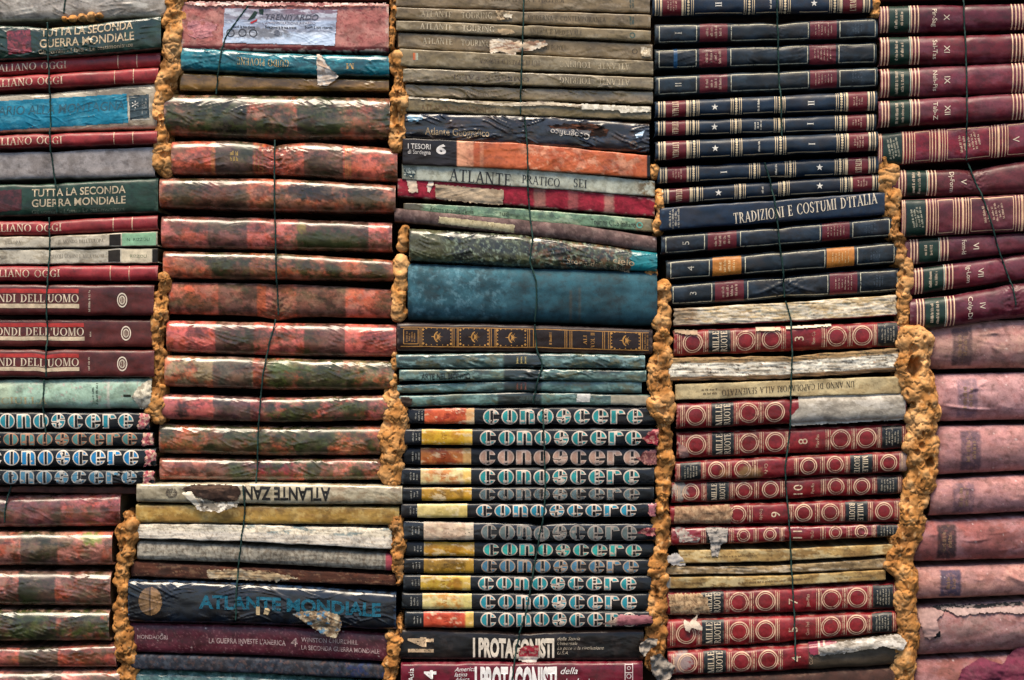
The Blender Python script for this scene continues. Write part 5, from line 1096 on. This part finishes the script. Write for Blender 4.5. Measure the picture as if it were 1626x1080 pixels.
# ================================================================== fifth stack (its right part runs out of the picture)
XR = 1740
GV, GP = 'maroon volumes with green labels', 'faded pink cloth volumes'
def ext(v, x0): a, c = v; k = (c-a)/(1626-x0); return (a, a+k*(XR-x0))
def vert(b, x, s_, cap, fit=None, w=0): b.text(s_, x, w, cap, 'sans', -90, fit, '#d2bfa8', m='letter', name='volume_number' if cap > 9.5 else 'subtitle')
def maroon(c='#5e1823', hl='#7d4a56'): return lambda p: p.fill(c).mott(.12, 30).stain('#3d0f1a', 40, .55, .14, .5).stain(hl, 50, .57, .12, .35, ax=2).wear('#a27a7a', .35, .05)
def enc(lab, x0, top, bot, num, rng_, c='#571826', dx=0, right=True, ls=1.0, **k):
    k.setdefault('y0', 2)
    b = Book(EV, lab, GV, x0, XR, ext(top, x0) if len(top) == 2 else top, ext(bot, x0) if len(bot) == 2 else bot, maroon(c), 'leather', n=2.7, wr=.15, **k)
    o = 1397+dx; b.label(o+15, o+46, '#12291f', .02, .98); b.tiny(o+30, 0, 2, b.h*.8, 9, 90, '#b9a58c', 4.5)
    sg = [('v', o+r, 1.9, .02, .98) for r in (2.5, 7.5, 12.5, 50, 55.5, 61)]
    if right: sg += [('v', o+r, 1.9, .02, .98) for r in (210, 216, 221.5, 227)]
    b.strip(sg, '#d2ad8c', 'gilt_band', 'letter'); b.strip([('v', o+47.5, 1.2, .02, .98)], '#b0c0a8', 'gilt_band', 'letter')
    vert(b, o+87, rng_, 7.5, b.h*.66); vert(b, o+106, num, 9.6, None)
    return b
Book(H, 'dark maroon cover at the top right corner', None, 1396, XR, (-50, -55), (1, -4), tx('#3a1018', '#22090f', None), 'leather', n=3)
enc('maroon volume numbered with a roman ten', 1396, (8, 4), (53, 47), 'X', 'Pir-Sag')
enc('maroon volume numbered with a roman eleven', 1397, (58, 52), (105, 99), 'XI', 'Sal-Tas', '#5a161f')
enc('maroon volume numbered with a roman nine', 1397, (109, 98), (156, 148), 'IX', 'Neh-Pis', '#641d27')
enc('maroon volume numbered with a roman twelve', 1394, (160, 147), (204, 191), 'XII', 'Tab-Z', '#621a25')
def framedred(lab, x0, top, bot, o, c, pinch=(), **k):
    b = Book(EV, lab, 'maroon volumes with gilt frames', x0, XR, ext(top, x0), ext(bot, x0), maroon(c), 'leather', n=3.2, y0=4, pinch=pinch, **k)
    b.label(o+7, o+38, '#142821', .02, .98); b.tiny(o+24, 0, 4, b.h*.6, 4.6, 100, '#a5a08a', 3)
    sg = [('v', o+r, w_, .02, .98) for r, w_ in ((2, 1.4), (5, 1.2), (40, 2.2), (45, 1.2), (50, 1.6), (54, 1.0), (86, 1.4), (91, 1.4), (97, 3.2), (102, 1.2), (106, 1.2), (181, 1.2), (186, 1.4), (191, 3.2), (197, 1.2), (202, 1.4))]
    for (a, c_) in ((58, 82), (110, 177), (206, 240)): sg += [('h', o+a, o+c_, .06, 1.1), ('h', o+a, o+c_, .93, 1.1), ('v', o+a, 1.0, .06, .93), ('v', o+c_, 1.0, .06, .93)]
    b.strip(sg, '#cfa884', 'gilt_band', 'letter'); b.tiny(o+134, 0, 2, b.h*.5, 6, 100, '#c0a088', 4); b.tiny(o+152, 3, 4, b.h*.55, 5.2, 100, '#c0a088', 3)
    return b
b = framedred('bright maroon gilt framed volume with a large letter V', 1394, (211, 193), (264, 248), 1394, '#701623', pinch=[(1532, 16, 0, 2, 2.5)]); vert(b, 1613, 'V', 11)
enc('purplish maroon volume with deep folds at the cord, below the bright gilt framed one', 1414, (269, 268, 262, 250, 240), (313, 311, 309, 306, 302), 'V', 'Dj-Form', '#62282f', 28, True, pinch=[(1548, 20, 6, -1, 5)])
framedred('greyish maroon gilt framed volume', 1430, (317, 308), (378, 368), 1430, '#5c252e')
enc('purplish maroon volume numbered with a roman six', 1437, (379, 369), (422, 401), 'VI', 'Form-Id', '#62282f', 47, False)
enc('maroon volume numbered with a roman seven', 1444, (426, 403), (470, 444), 'VII', 'Ig-Lom', '#611e28', 55, False)
enc('maroon volume numbered with a roman four, bent under the last knot', 1444, (475, 468, 455, 444, 440), (528, 518, 506, 500, 498), 'IV', 'Colp-Di', '#561a26', 56, False, pinch=[(1608, 18, -3, 2, 6)])
def pinkcloth(lab, x0, top, bot, nv=None, c='#b5857c', ridges=(), dark=.28, m='cloth', x3=None, lbl=True, **k):
    rr_ = random.Random(int(x0*3+top[0])); ridges = list(ridges); ym = (top[0]+bot[0])/2; hh = bot[0]-top[0]
    for _ in range(6):
        xa = rr_.uniform(x0+10, 1620); ya = ym+rr_.uniform(-.36, .36)*hh; ln = rr_.uniform(14, 55)
        ridges.append((xa, ya, xa+ln, ya+rr_.uniform(-10, 10), rr_.uniform(1.6, 2.6), rr_.uniform(-1.2, 1.6)))
    def pt(p):
        p.fill(c).mott(.14, 26, 1.6).stain('#a67a7a', 40, .55, .14, .6, ax=1.6).stain('#84504e', 34, .57, .12, dark, ax=1.6).stain('#84504a', 14, .62, .08, .4)
        if nv:
            a, d, col, am = nv; p.band(a, d, col, 2.2, v0=.1, v1=.93, amt=min(am*1.05, .95), jag=3).stain(c, 12, .60, .1, .6*(1-am)+.2, a=a-8, b=d+8)
            p.stain('#8a6248', 5, .68, .05, .5, a=a+8, b=d-8)
        p.speck('#e0cfc8', 2.8, .92, .5).wear('#c9a09c', .5, .07)
    b = Book(EV, lab, GP, x0, XR, top if len(top) > 2 else ext(top, x0), bot if len(bot) > 2 else ext(bot, x0), pt, m, n=2.15, shrink=2.0, capw=8.,  y0=k.pop('y0', 3), ridges=ridges, low=1.8, cap=11, **k)
    if nv: b.tiny((nv[0]+nv[1])/2, 0, 2, b.h*.5, 9, 90, '#8a6a52', 6, name='title')
    return b
pinkcloth('dusty pink volume with a scuffed crescent, uppermost of the pink pile', 1472, (519, 506, 505, 506), (589, 588, 587, 586), (1513, 1545, '#3a3038', .72), '#ab847a', ridges=[(1560, 532, 1600, 520, 2.5, 2.2), (1566, 524, 1598, 530, 2, 1.6), (1570, 541, 1590, 560, 3, 1.2), (1590, 555, 1610, 575, 3, 1)])
pinkcloth('lilac pink volume with two long raised wrinkles', 1481, (593, 590), (673, 670), (1521, 1553, '#554a5a', .6), '#b98c8a', ridges=[(1490, 642, 1582, 651, 2.4, 3.2), (1524, 627, 1570, 604, 2.6, 3.0)])
pinkcloth('pink volume with a navy label and bluish sheen along its top', 1484, (676, 673), (758, 751), (1525, 1557, '#3a3444', .68), '#b27f79')
pinkcloth('pink volume with worn navy label stubs above and below', 1478, (761, 753), (823, 816), (1512, 1546, '#3d3a4a', .55), '#b07f77')
pinkcloth('brown-red volume of the pink pile with an almost black label', 1452, (827, 819), (896, 891), (1488, 1518, '#201c20', .85), '#8f524c', dark=.6, ridges=[(1526, 858, 1575, 853, 2, 1.8)])
pinkcloth('pink volume with a bright blue label', 1450, (900, 894), (956, 949), (1493, 1526, '#2c3450', .8), '#b8877e', ridges=[(1596, 908, 1630, 925, 4, 3)])
b = pinkcloth('grey-pink volume with its skin torn open along the top', 1457, (963, 953), (1046, 1037), None, '#94736e', dark=.5, x3=1)
b.sheet('torn_skin', [(1458, 968), (1480, 966), (1500, 972), (1486, 984), (1492, 1000), (1478, 1014), (1468, 1012), (1462, 992)], '#957872', 1.5, lambda u, v: 3*u, 1.8, wr=1.5); b.sheet('torn_hole', [(1476, 964), (1506, 960), (1560, 961), (1626, 956), (1626, 962), (1560, 967), (1520, 968), (1500, 972)], '#1c1c1e', .7, None, 1.6, paint=lambda p: p.stain('#8a7a74', 6, .6, .05, .8, ax=2)); b.sheet('torn_hole', [(1481, 1006), (1492, 1000), (1494, 1010), (1484, 1014)], '#17171a', .7, None, 1.2)
b.sheet('torn_skin', [(1500, 966), (1560, 966), (1640, 962), (1640, 975), (1580, 972), (1520, 978)], '#97807a', 1.4, lambda u, v: 2.5*np.sin(PI*np.clip(v, 0, 1)), 1.8, wr=2)
b = pinkcloth('brown-pink volume at the bottom right corner with a magenta rag over it', 1452, (1048, 1038), (1130, 1125), None, '#7a4a42', dark=.6)
b.sheet('loose_cloth', [(1516, 1086), (1526, 1062), (1560, 1044), (1590, 1054), (1612, 1034), (1640, 1018), (1650, 1090), (1520, 1100)], '#5f2638', 3.0, lambda u, v: 7*np.sin(PI*np.clip(v, 0, 1))*(.4+u)+4*np.sin(u*14+v*5), .4, 'cloth', paint=lambda p: p.stain('#4a1828', 12, .54, .1, .7), wr=6)

# ================================================================== foam squeezed out between the stacks
def vn3(x, y, z, seed):
    iz = np.floor(z); f = z-iz; f = f*f*(3-2*f)
    a = vn(x+iz*37.7, y+iz*91.3, seed); b_ = vn(x+(iz+1)*37.7, y+(iz+1)*91.3, seed); return a*(1-f)+b_*f
def fbm3(x, y, z, seed, o=4):
    s_ = 0; a = 1; t = 0
    for i in range(o): s_ = s_+a*vn3(x*2**i+i*7.7, y*2**i, z*2**i, seed+i*11); t += a; a *= .5
    return s_/t
def worley(x, y, z, seed):
    ix, iy, iz = np.floor(x), np.floor(y), np.floor(z); best = np.full(x.shape, 9.); sec = np.full(x.shape, 9.)
    for a in (-1, 0, 1):
        for b_ in (-1, 0, 1):
            for c in (-1, 0, 1):
                k = iy+b_+(iz+c)*57
                hx = ix+a+.1+.8*_h(ix+a, k, seed); hy = iy+b_+.1+.8*_h(ix+a, k, seed+1); hz = iz+c+.1+.8*_h(ix+a, k, seed+2)
                d = np.sqrt((x-hx)**2+(y-hy)**2+(z-hz)**2)
                sec = np.minimum(sec, np.maximum(best, d)); best = np.minimum(best, d)
    return best, sec
def foam(label, blobs, seed, tone=0., depth=0., lumpy=1.0, name='foam_filling', pits=()):
    """blobs: (x, y, rx, ry) in layout units"""
    rs = random.Random(seed); bm = bmesh.new()
    xm = sum(q[0] for q in blobs)/len(blobs); yb = max(q[1]+q[3] for q in blobs)
    org = Vector((X(xm), .02, Z(yb)))
    for (x, y, rx, ry) in blobs:
        k = max(2, int(ry*2/2.6))
        for i in range(k):
            yy = y-ry+2*ry*(i+.5)/k
            e = 1-abs((i+.5)/k*2-1)**3
            j = float(fbm(np.array([yy/15.]), np.array([seed*3.1]), seed, 3)[0])-.5
            j2 = float(fbm(np.array([yy/9.]), np.array([seed*5.1+9]), seed+4, 3)[0])-.5
            rr = rx*(.98+.2*e+.8*j); rr = max(rr, 2.5)
            c = Vector((X(x+j2*rx*1.1), (-depth+6+j*14+rs.uniform(-2, 2))*S, Z(yy)))-org
            for (fx, fy, fz, dy, sub) in ((1, 1, .75, 0, 2), (.8, 3.2, .8, 40, 1)):
                m_ = bmesh.ops.create_icosphere(bm, subdivisions=sub, radius=1.0)
                for v in m_['verts']: v.co = Vector((v.co.x*rr*fx*S, v.co.y*max(10, rr*.75)*fy*S, v.co.z*max(5, rr*.95)*fz*S))+c+Vector((0, dy*S, 0))
    me = bpy.data.meshes.new(name); bm.to_mesh(me); bm.free()
    tmp = bpy.data.objects.new(name, me); COL.objects.link(tmp)
    md = tmp.modifiers.new('r', 'REMESH'); md.mode = 'VOXEL'; md.voxel_size = 1.5*S
    sm = tmp.modifiers.new('s', 'SMOOTH'); sm.iterations = 10
    ev = tmp.evaluated_get(bpy.context.evaluated_depsgraph_get()); me2 = bpy.data.meshes.new_from_object(ev)
    bpy.data.objects.remove(tmp); bpy.data.meshes.remove(me)
    n = len(me2.vertices); co = np.zeros(n*3); me2.vertices.foreach_get('co', co); co = co.reshape(-1, 3)
    no = np.zeros(n*3); me2.vertices.foreach_get('normal', no); no = no.reshape(-1, 3)
    p = co/S
    w1 = fbm3(p[:, 0]/34, p[:, 1]/34, p[:, 2]/26, seed, 2)
    crk = (1-np.abs(2*vn3(p[:, 0]/26+1.6*w1, p[:, 1]/26, p[:, 2]/11+1.8*w1, seed+15)-1))**9
    fold = 1-np.abs(2*vn3(p[:, 0]/30+2.5*w1, p[:, 1]/30, p[:, 2]/12+6*w1, seed+5)-1)
    hole = sstep(.70, .80, vn3(p[:, 0]/15, p[:, 1]/15, p[:, 2]/15, seed+8))
    fine = fbm3(p[:, 0]/4, p[:, 1]/4, p[:, 2]/4, seed+20, 3)
    wx = (fbm3(p[:, 0]/20, p[:, 1]/20, p[:, 2]/20, seed+81, 3)-.5)*1.6; wz = (fbm3(p[:, 0]/20+40, p[:, 1]/20, p[:, 2]/20, seed+83, 3)-.5)*1.6
    w2 = fbm3(p[:, 0]/13, p[:, 1]/13, p[:, 2]/12, seed+71, 3)
    f1, f2 = worley(p[:, 0]/40+wx*.8, p[:, 1]/34, p[:, 2]/27+wz*.8, seed+7)
    g1, g2 = worley(p[:, 0]/9+wx, p[:, 1]/9, p[:, 2]/8+wz, seed+17)
    gm = sstep(.45, .62, fbm3(p[:, 0]/34, p[:, 1]/34, p[:, 2]/30, seed+61, 2))
    d = (w1-.5)*11-(f1**2)*3+1.5-3.0*np.exp(-(f2-f1)/.045)+gm*(1-g1*g1*2.6)*.8+(w2-.5)*3.8+(fine-.5)*1.8-hole*7-2.2*sstep(.72, .8, vn3(p[:, 0]/4.5, p[:, 1]/4.5, p[:, 2]/4.5, seed+91))
    for (hx, hy, hr, hd) in pits:
        qx = X(hx)-org.x; qz = Z(hy)-org.z
        wq = 1+(fbm3(p[:, 0]/9, p[:, 1]/30, p[:, 2]/9, seed+99, 2)-.5)*2.2
        g = np.exp(-(((co[:, 0]-qx)**2+((co[:, 2]-qz)*.8)**2)*wq/(hr*S)**2)**1.6)*(no[:, 1] < .3)
        rim_ = np.exp(-((np.sqrt((co[:, 0]-qx)**2+(co[:, 2]-qz)**2)/S-hr*1.5)/(hr*.35))**2)
        co[:, 1] += g*hd*S - rim_*1.2*S
    co = co+no*(d*S*lumpy)[:, None]
    me2.vertices.foreach_set('co', co.astype(np.float32).ravel()); me2.update(); me2.shade_smooth()
    t = np.clip(.45+(w1-.5)*1.6+(fold-.5)*.4-tone, 0, 1)[:, None]
    a_, b_, c_ = lin('#734a24'), lin('#b0783e'), lin('#d2a068')
    C = np.where(t < .5, a_+(b_-a_)*t*2, b_+(c_-b_)*(t*2-1))
    q = sstep(.46, .62, fbm3(p[:, 0]/30, p[:, 1]/30, p[:, 2]/30, seed+31, 4))[:, None]*.8
    C = C*(1-q*.55)+lin('#76491f')*q*.55
    g = sstep(.62, .7, fbm3(p[:, 0]/7, p[:, 1]/7, p[:, 2]/7, seed+41, 3))[:, None]; C = C*(1-g*.5)+lin('#c9a474')*g*.5
    ca = me2.color_attributes.new('Col', 'FLOAT_COLOR', 'POINT'); c4 = np.ones((n, 4), np.float32); c4[:, :3] = C; ca.data.foreach_set('color', c4.ravel())
    me2.materials.clear(); me2.materials.append(mat('foam'))
    o = bpy.data.objects.new(name, me2); COL.objects.link(o); o.location = org
    o['label'] = label; o['category'] = 'foam'; o['group'] = 'hardened foam between the stacks'
    return o
foam('tan lumpy foam beside the grey-beige book and the green film-wrapped one', [(277, -6, 13, 22), (275, 45, 13, 36), (270, 100, 13, 26), (262, 138, 12, 18), (254, 170, 9, 22), (256, 212, 10, 14), (258, 252, 13, 24), (293, 25, 6, 6)], 1, -.12)
foam('crumbly orange foam in the narrow gap beside the brown-red volumes', [(258, 450, 9, 14), (254, 488, 11, 20), (250, 532, 9, 24), (252, 585, 10, 30), (246, 640, 13, 26), (242, 660, 8, 8)], 2, .05)
foam('brown curling foam between the pink banded pile and the navy atlas', [(206, 826, 10, 8), (204, 846, 15, 16), (200, 876, 12, 18), (195, 905, 8, 10), (193, 938, 9, 26), (192, 985, 11, 22), (197, 1025, 13, 26), (202, 1060, 12, 24)], 3, .1)
foam('knobbly orange foam between the teal book and the khaki atlases', [(631, 100, 12, 14), (633, 130, 8, 10), (632, 155, 12, 16), (632, 195, 12, 26), (632, 226, 10, 12)], 4, -.08)
foam('thin strip of dark foam beside the pink ticket book', [(624, 18, 5, 20), (622, 60, 5, 18)], 5, .12)
foam('pale tan squared foam slab left of the thick blue-teal book', [(636, 425, 11, 16), (634, 460, 11, 18), (632, 490, 10, 16)], 6, -.28, lumpy=.5)
foam('salmon coloured nub of foam left of the dark mossy book', [(640, 378, 8, 18)], 16, -.1, lumpy=.4)
foam('lumpy foam running down beside the black turquoise-titled column', [(626, 575, 4, 14), (626, 606, 6, 10), (622, 632, 9, 14), (630, 660, 15, 18), (624, 700, 18, 18), (622, 742, 15, 22)], 7, 0)
foam('orange foam dribble left of the lower turquoise-titled volumes', [(628, 832, 10, 10), (632, 858, 10, 18), (630, 890, 8, 18), (634, 920, 5, 10), (634, 1000, 5, 20), (625, 1035, 9, 26), (618, 1064, 10, 18)], 8, .08)
foam('foam crumb left of the slim starred volume that lies the other way round', [(1040, 272, 6, 10)], 9, -.05)
foam('thin run of foam left of the plain navy book with the long title', [(1046, 316, 7, 12), (1050, 344, 5, 20), (1046, 360, 7, 8)], 19, -.05)
foam('foam crumb at the right top corner of the thick blue-teal book', [(1034, 432, 7, 8)], 20, -.05)
foam('bulging knotted foam between the thick teal book and the white torn pages', [(1053, 462, 10, 12), (1048, 500, 13, 18), (1052, 528, 11, 14), (1052, 566, 14, 16), (1048, 604, 15, 22), (1052, 644, 16, 22)], 10, -.05, 4)
foam('long brown foam strip between the turquoise titles and the red ringed volumes', [(1054, 690, 11, 26), (1054, 740, 11, 30), (1052, 800, 11, 34), (1050, 860, 12, 34), (1046, 920, 12, 34), (1044, 980, 13, 34), (1040, 1030, 13, 30)], 11, .14)
foam('yellow foam lump at the end of the topmost slim starred volume', [(1391, 8, 6, 16)], 12, -.05)
foam('tan foam flowing down beside the maroon volumes', [(1404, 262, 8, 12), (1414, 290, 12, 24), (1418, 325, 12, 22), (1421, 358, 9, 18), (1431, 395, 9, 22), (1438, 430, 10, 24), (1436, 465, 9, 20), (1436, 495, 9, 20), (1438, 525, 5, 14)], 13, -.12)
foam('big honey coloured foam mass with a hole, left of the pink pile', [(1452, 548, 20, 20), (1448, 580, 22, 22), (1458, 612, 22, 20), (1466, 645, 20, 24), (1466, 680, 18, 22), (1464, 722, 20, 30), (1462, 756, 18, 22)], 14, -.12, 6, pits=((1449, 583, 9, 34), (1475, 735, 6, 20), (1462, 708, 5, 10)))
foam('rough brown foam between the lower red ringed volumes and the pink pile', [(1452, 790, 16, 22), (1446, 830, 18, 26), (1436, 868, 16, 22), (1426, 893, 14, 16), (1440, 925, 16, 30), (1438, 968, 14, 24), (1442, 1005, 14, 26), (1436, 1050, 16, 34)], 15, .1, 2)
# crumb of foam on the green book
foam('foam crumb squashed under the topmost grey-beige book', [(100, 29, 4, 2), (113, 28, 5, 3), (128, 26, 5, 3), (143, 25, 6, 3), (157, 24, 4, 2)], 17, -.05, -2, lumpy=.5)

# ================================================================== binding cords
def cord(label, pts, seed):
    pts = np.array(pts, float); ys = np.arange(pts[0, 1], pts[-1, 1], 1.5)
    # smooth path
    xs = np.interp(ys, pts[:, 1], pts[:, 0]); k = np.ones(9)/9
    xs = np.convolve(np.pad(xs, 4, mode='edge'), k, 'valid') + (fbm(ys/18, ys*0, seed, 3)-.5)*1.6
    dp = np.full(len(ys), -60.)
    for b in BOOKS:
        a, c = b.edges(xs); m_ = (xs > b.x0+1) & (xs < b.x1-1) & (ys > a) & (ys < c)
        if m_.any(): dp[m_] = np.maximum(dp[m_], -b.surf(xs[m_], ys[m_])[:, 1]/S)
    # taut over the proud spines: running maximum, then smoothed
    w = 9; pad = np.pad(dp, w, mode='edge'); mx = np.max(np.stack([pad[i:i+len(dp)] for i in range(2*w+1)]), 0)
    ker = np.hanning(15); ker /= ker.sum(); mx = np.convolve(np.pad(mx, 7, mode='edge'), ker, 'valid')
    dp = np.maximum(mx-.8, dp)+.9
    n = len(ys); q = 7; V = []
    P = np.stack([X(xs), -dp*S, Z(ys)], 1); T = np.gradient(P, axis=0); T /= np.linalg.norm(T, axis=1)[:, None]
    A = np.cross(T, np.array([0, -1., 0])); A /= np.linalg.norm(A, axis=1)[:, None]; B = np.cross(A, T)
    for i in range(n):
        for j in range(q):
            an = 2*PI*j/q; r = (1.25+.28*math.cos(2*(an)-i*1.3))*S
            V.append(P[i]+A[i]*r*math.cos(an)+B[i]*r*math.sin(an))
    F = [(i*q+j, i*q+(j+1) % q, (i+1)*q+(j+1) % q, (i+1)*q+j) for i in range(n-1) for j in range(q)]
    F.append(tuple(range(q))[::-1]); F.append(tuple((n-1)*q+j for j in range(q)))
    V = np.array(V); org = P[-1]
    C = lin('#11302a')*(.8+.4*vn(np.repeat(ys, q)/5, np.zeros(n*q), seed))[:, None]
    o = mesh_obj('binding_cord', V, F, mat('cord'), None, org, C); o.location = org
    o['label'] = label; o['category'] = 'cord'; o['group'] = 'green cords tied round the book bundles'

for i_, (lab, pts) in enumerate(CORDS): cord(lab, pts, i_+1)

# paper scraps caught beside the stacks
for lab, pts in (('crumpled grey paper scrap beside the tall white fourteen book', [(1015, 1020), (1030, 1010), (1044, 1012), (1040, 1024), (1030, 1030), (1022, 1040), (1013, 1030)]),
                 ('crumpled torn newspaper hanging beside the lowest red ringed volume', [(1030, 1042), (1046, 1034), (1060, 1048), (1072, 1056), (1064, 1074), (1046, 1082), (1034, 1066)])):
    pts = np.array(pts, float); x0, y0 = pts.min(0); x1, y1 = pts.max(0)
    gx, gy = np.meshgrid(np.linspace(x0, x1, 26), np.linspace(y0, y1, 30)); ins = np.zeros(gx.shape, bool)
    for i in range(len(pts)):
        (xa, ya), (xb, yb) = pts[i], pts[(i+1) % len(pts)]
        if ya == yb: continue
        ins ^= ((ya > gy) != (yb > gy)) & (gx < (xb-xa)*(gy-ya)/(yb-ya)+xa)
    f = grid_faces(30, 26); f = f[ins.ravel()[f].sum(1) >= 3]; us = np.unique(f); rm = -np.ones(780, int); rm[us] = np.arange(len(us)); f = rm[f]
    px, py = gx.ravel()[us], gy.ravel()[us]
    dd = 14+22*(fbm(px/16+py/30, py/16-px/40, int(x0), 2)-.5)+5*(ridge(px/9+py/14, py/12, int(x0)+3)-.5)
    V = np.stack([X(px), -dd*S, Z(py)], 1)
    pp = Paint(px, (py-y0)/(y1-y0), py, x0, x1, int(x0)); pp.fill('#7d746a').stain('#4c463f', 2.2, .58, .06, .7, ax=5).stain('#968c80', 14, .55, .1, .6)
    org = V.mean(0); o = mesh_obj('paper_scrap', V, f, mat('paper'), None, org, pp.C); o.location = org
    o['label'] = lab; o['category'] = 'paper scrap'
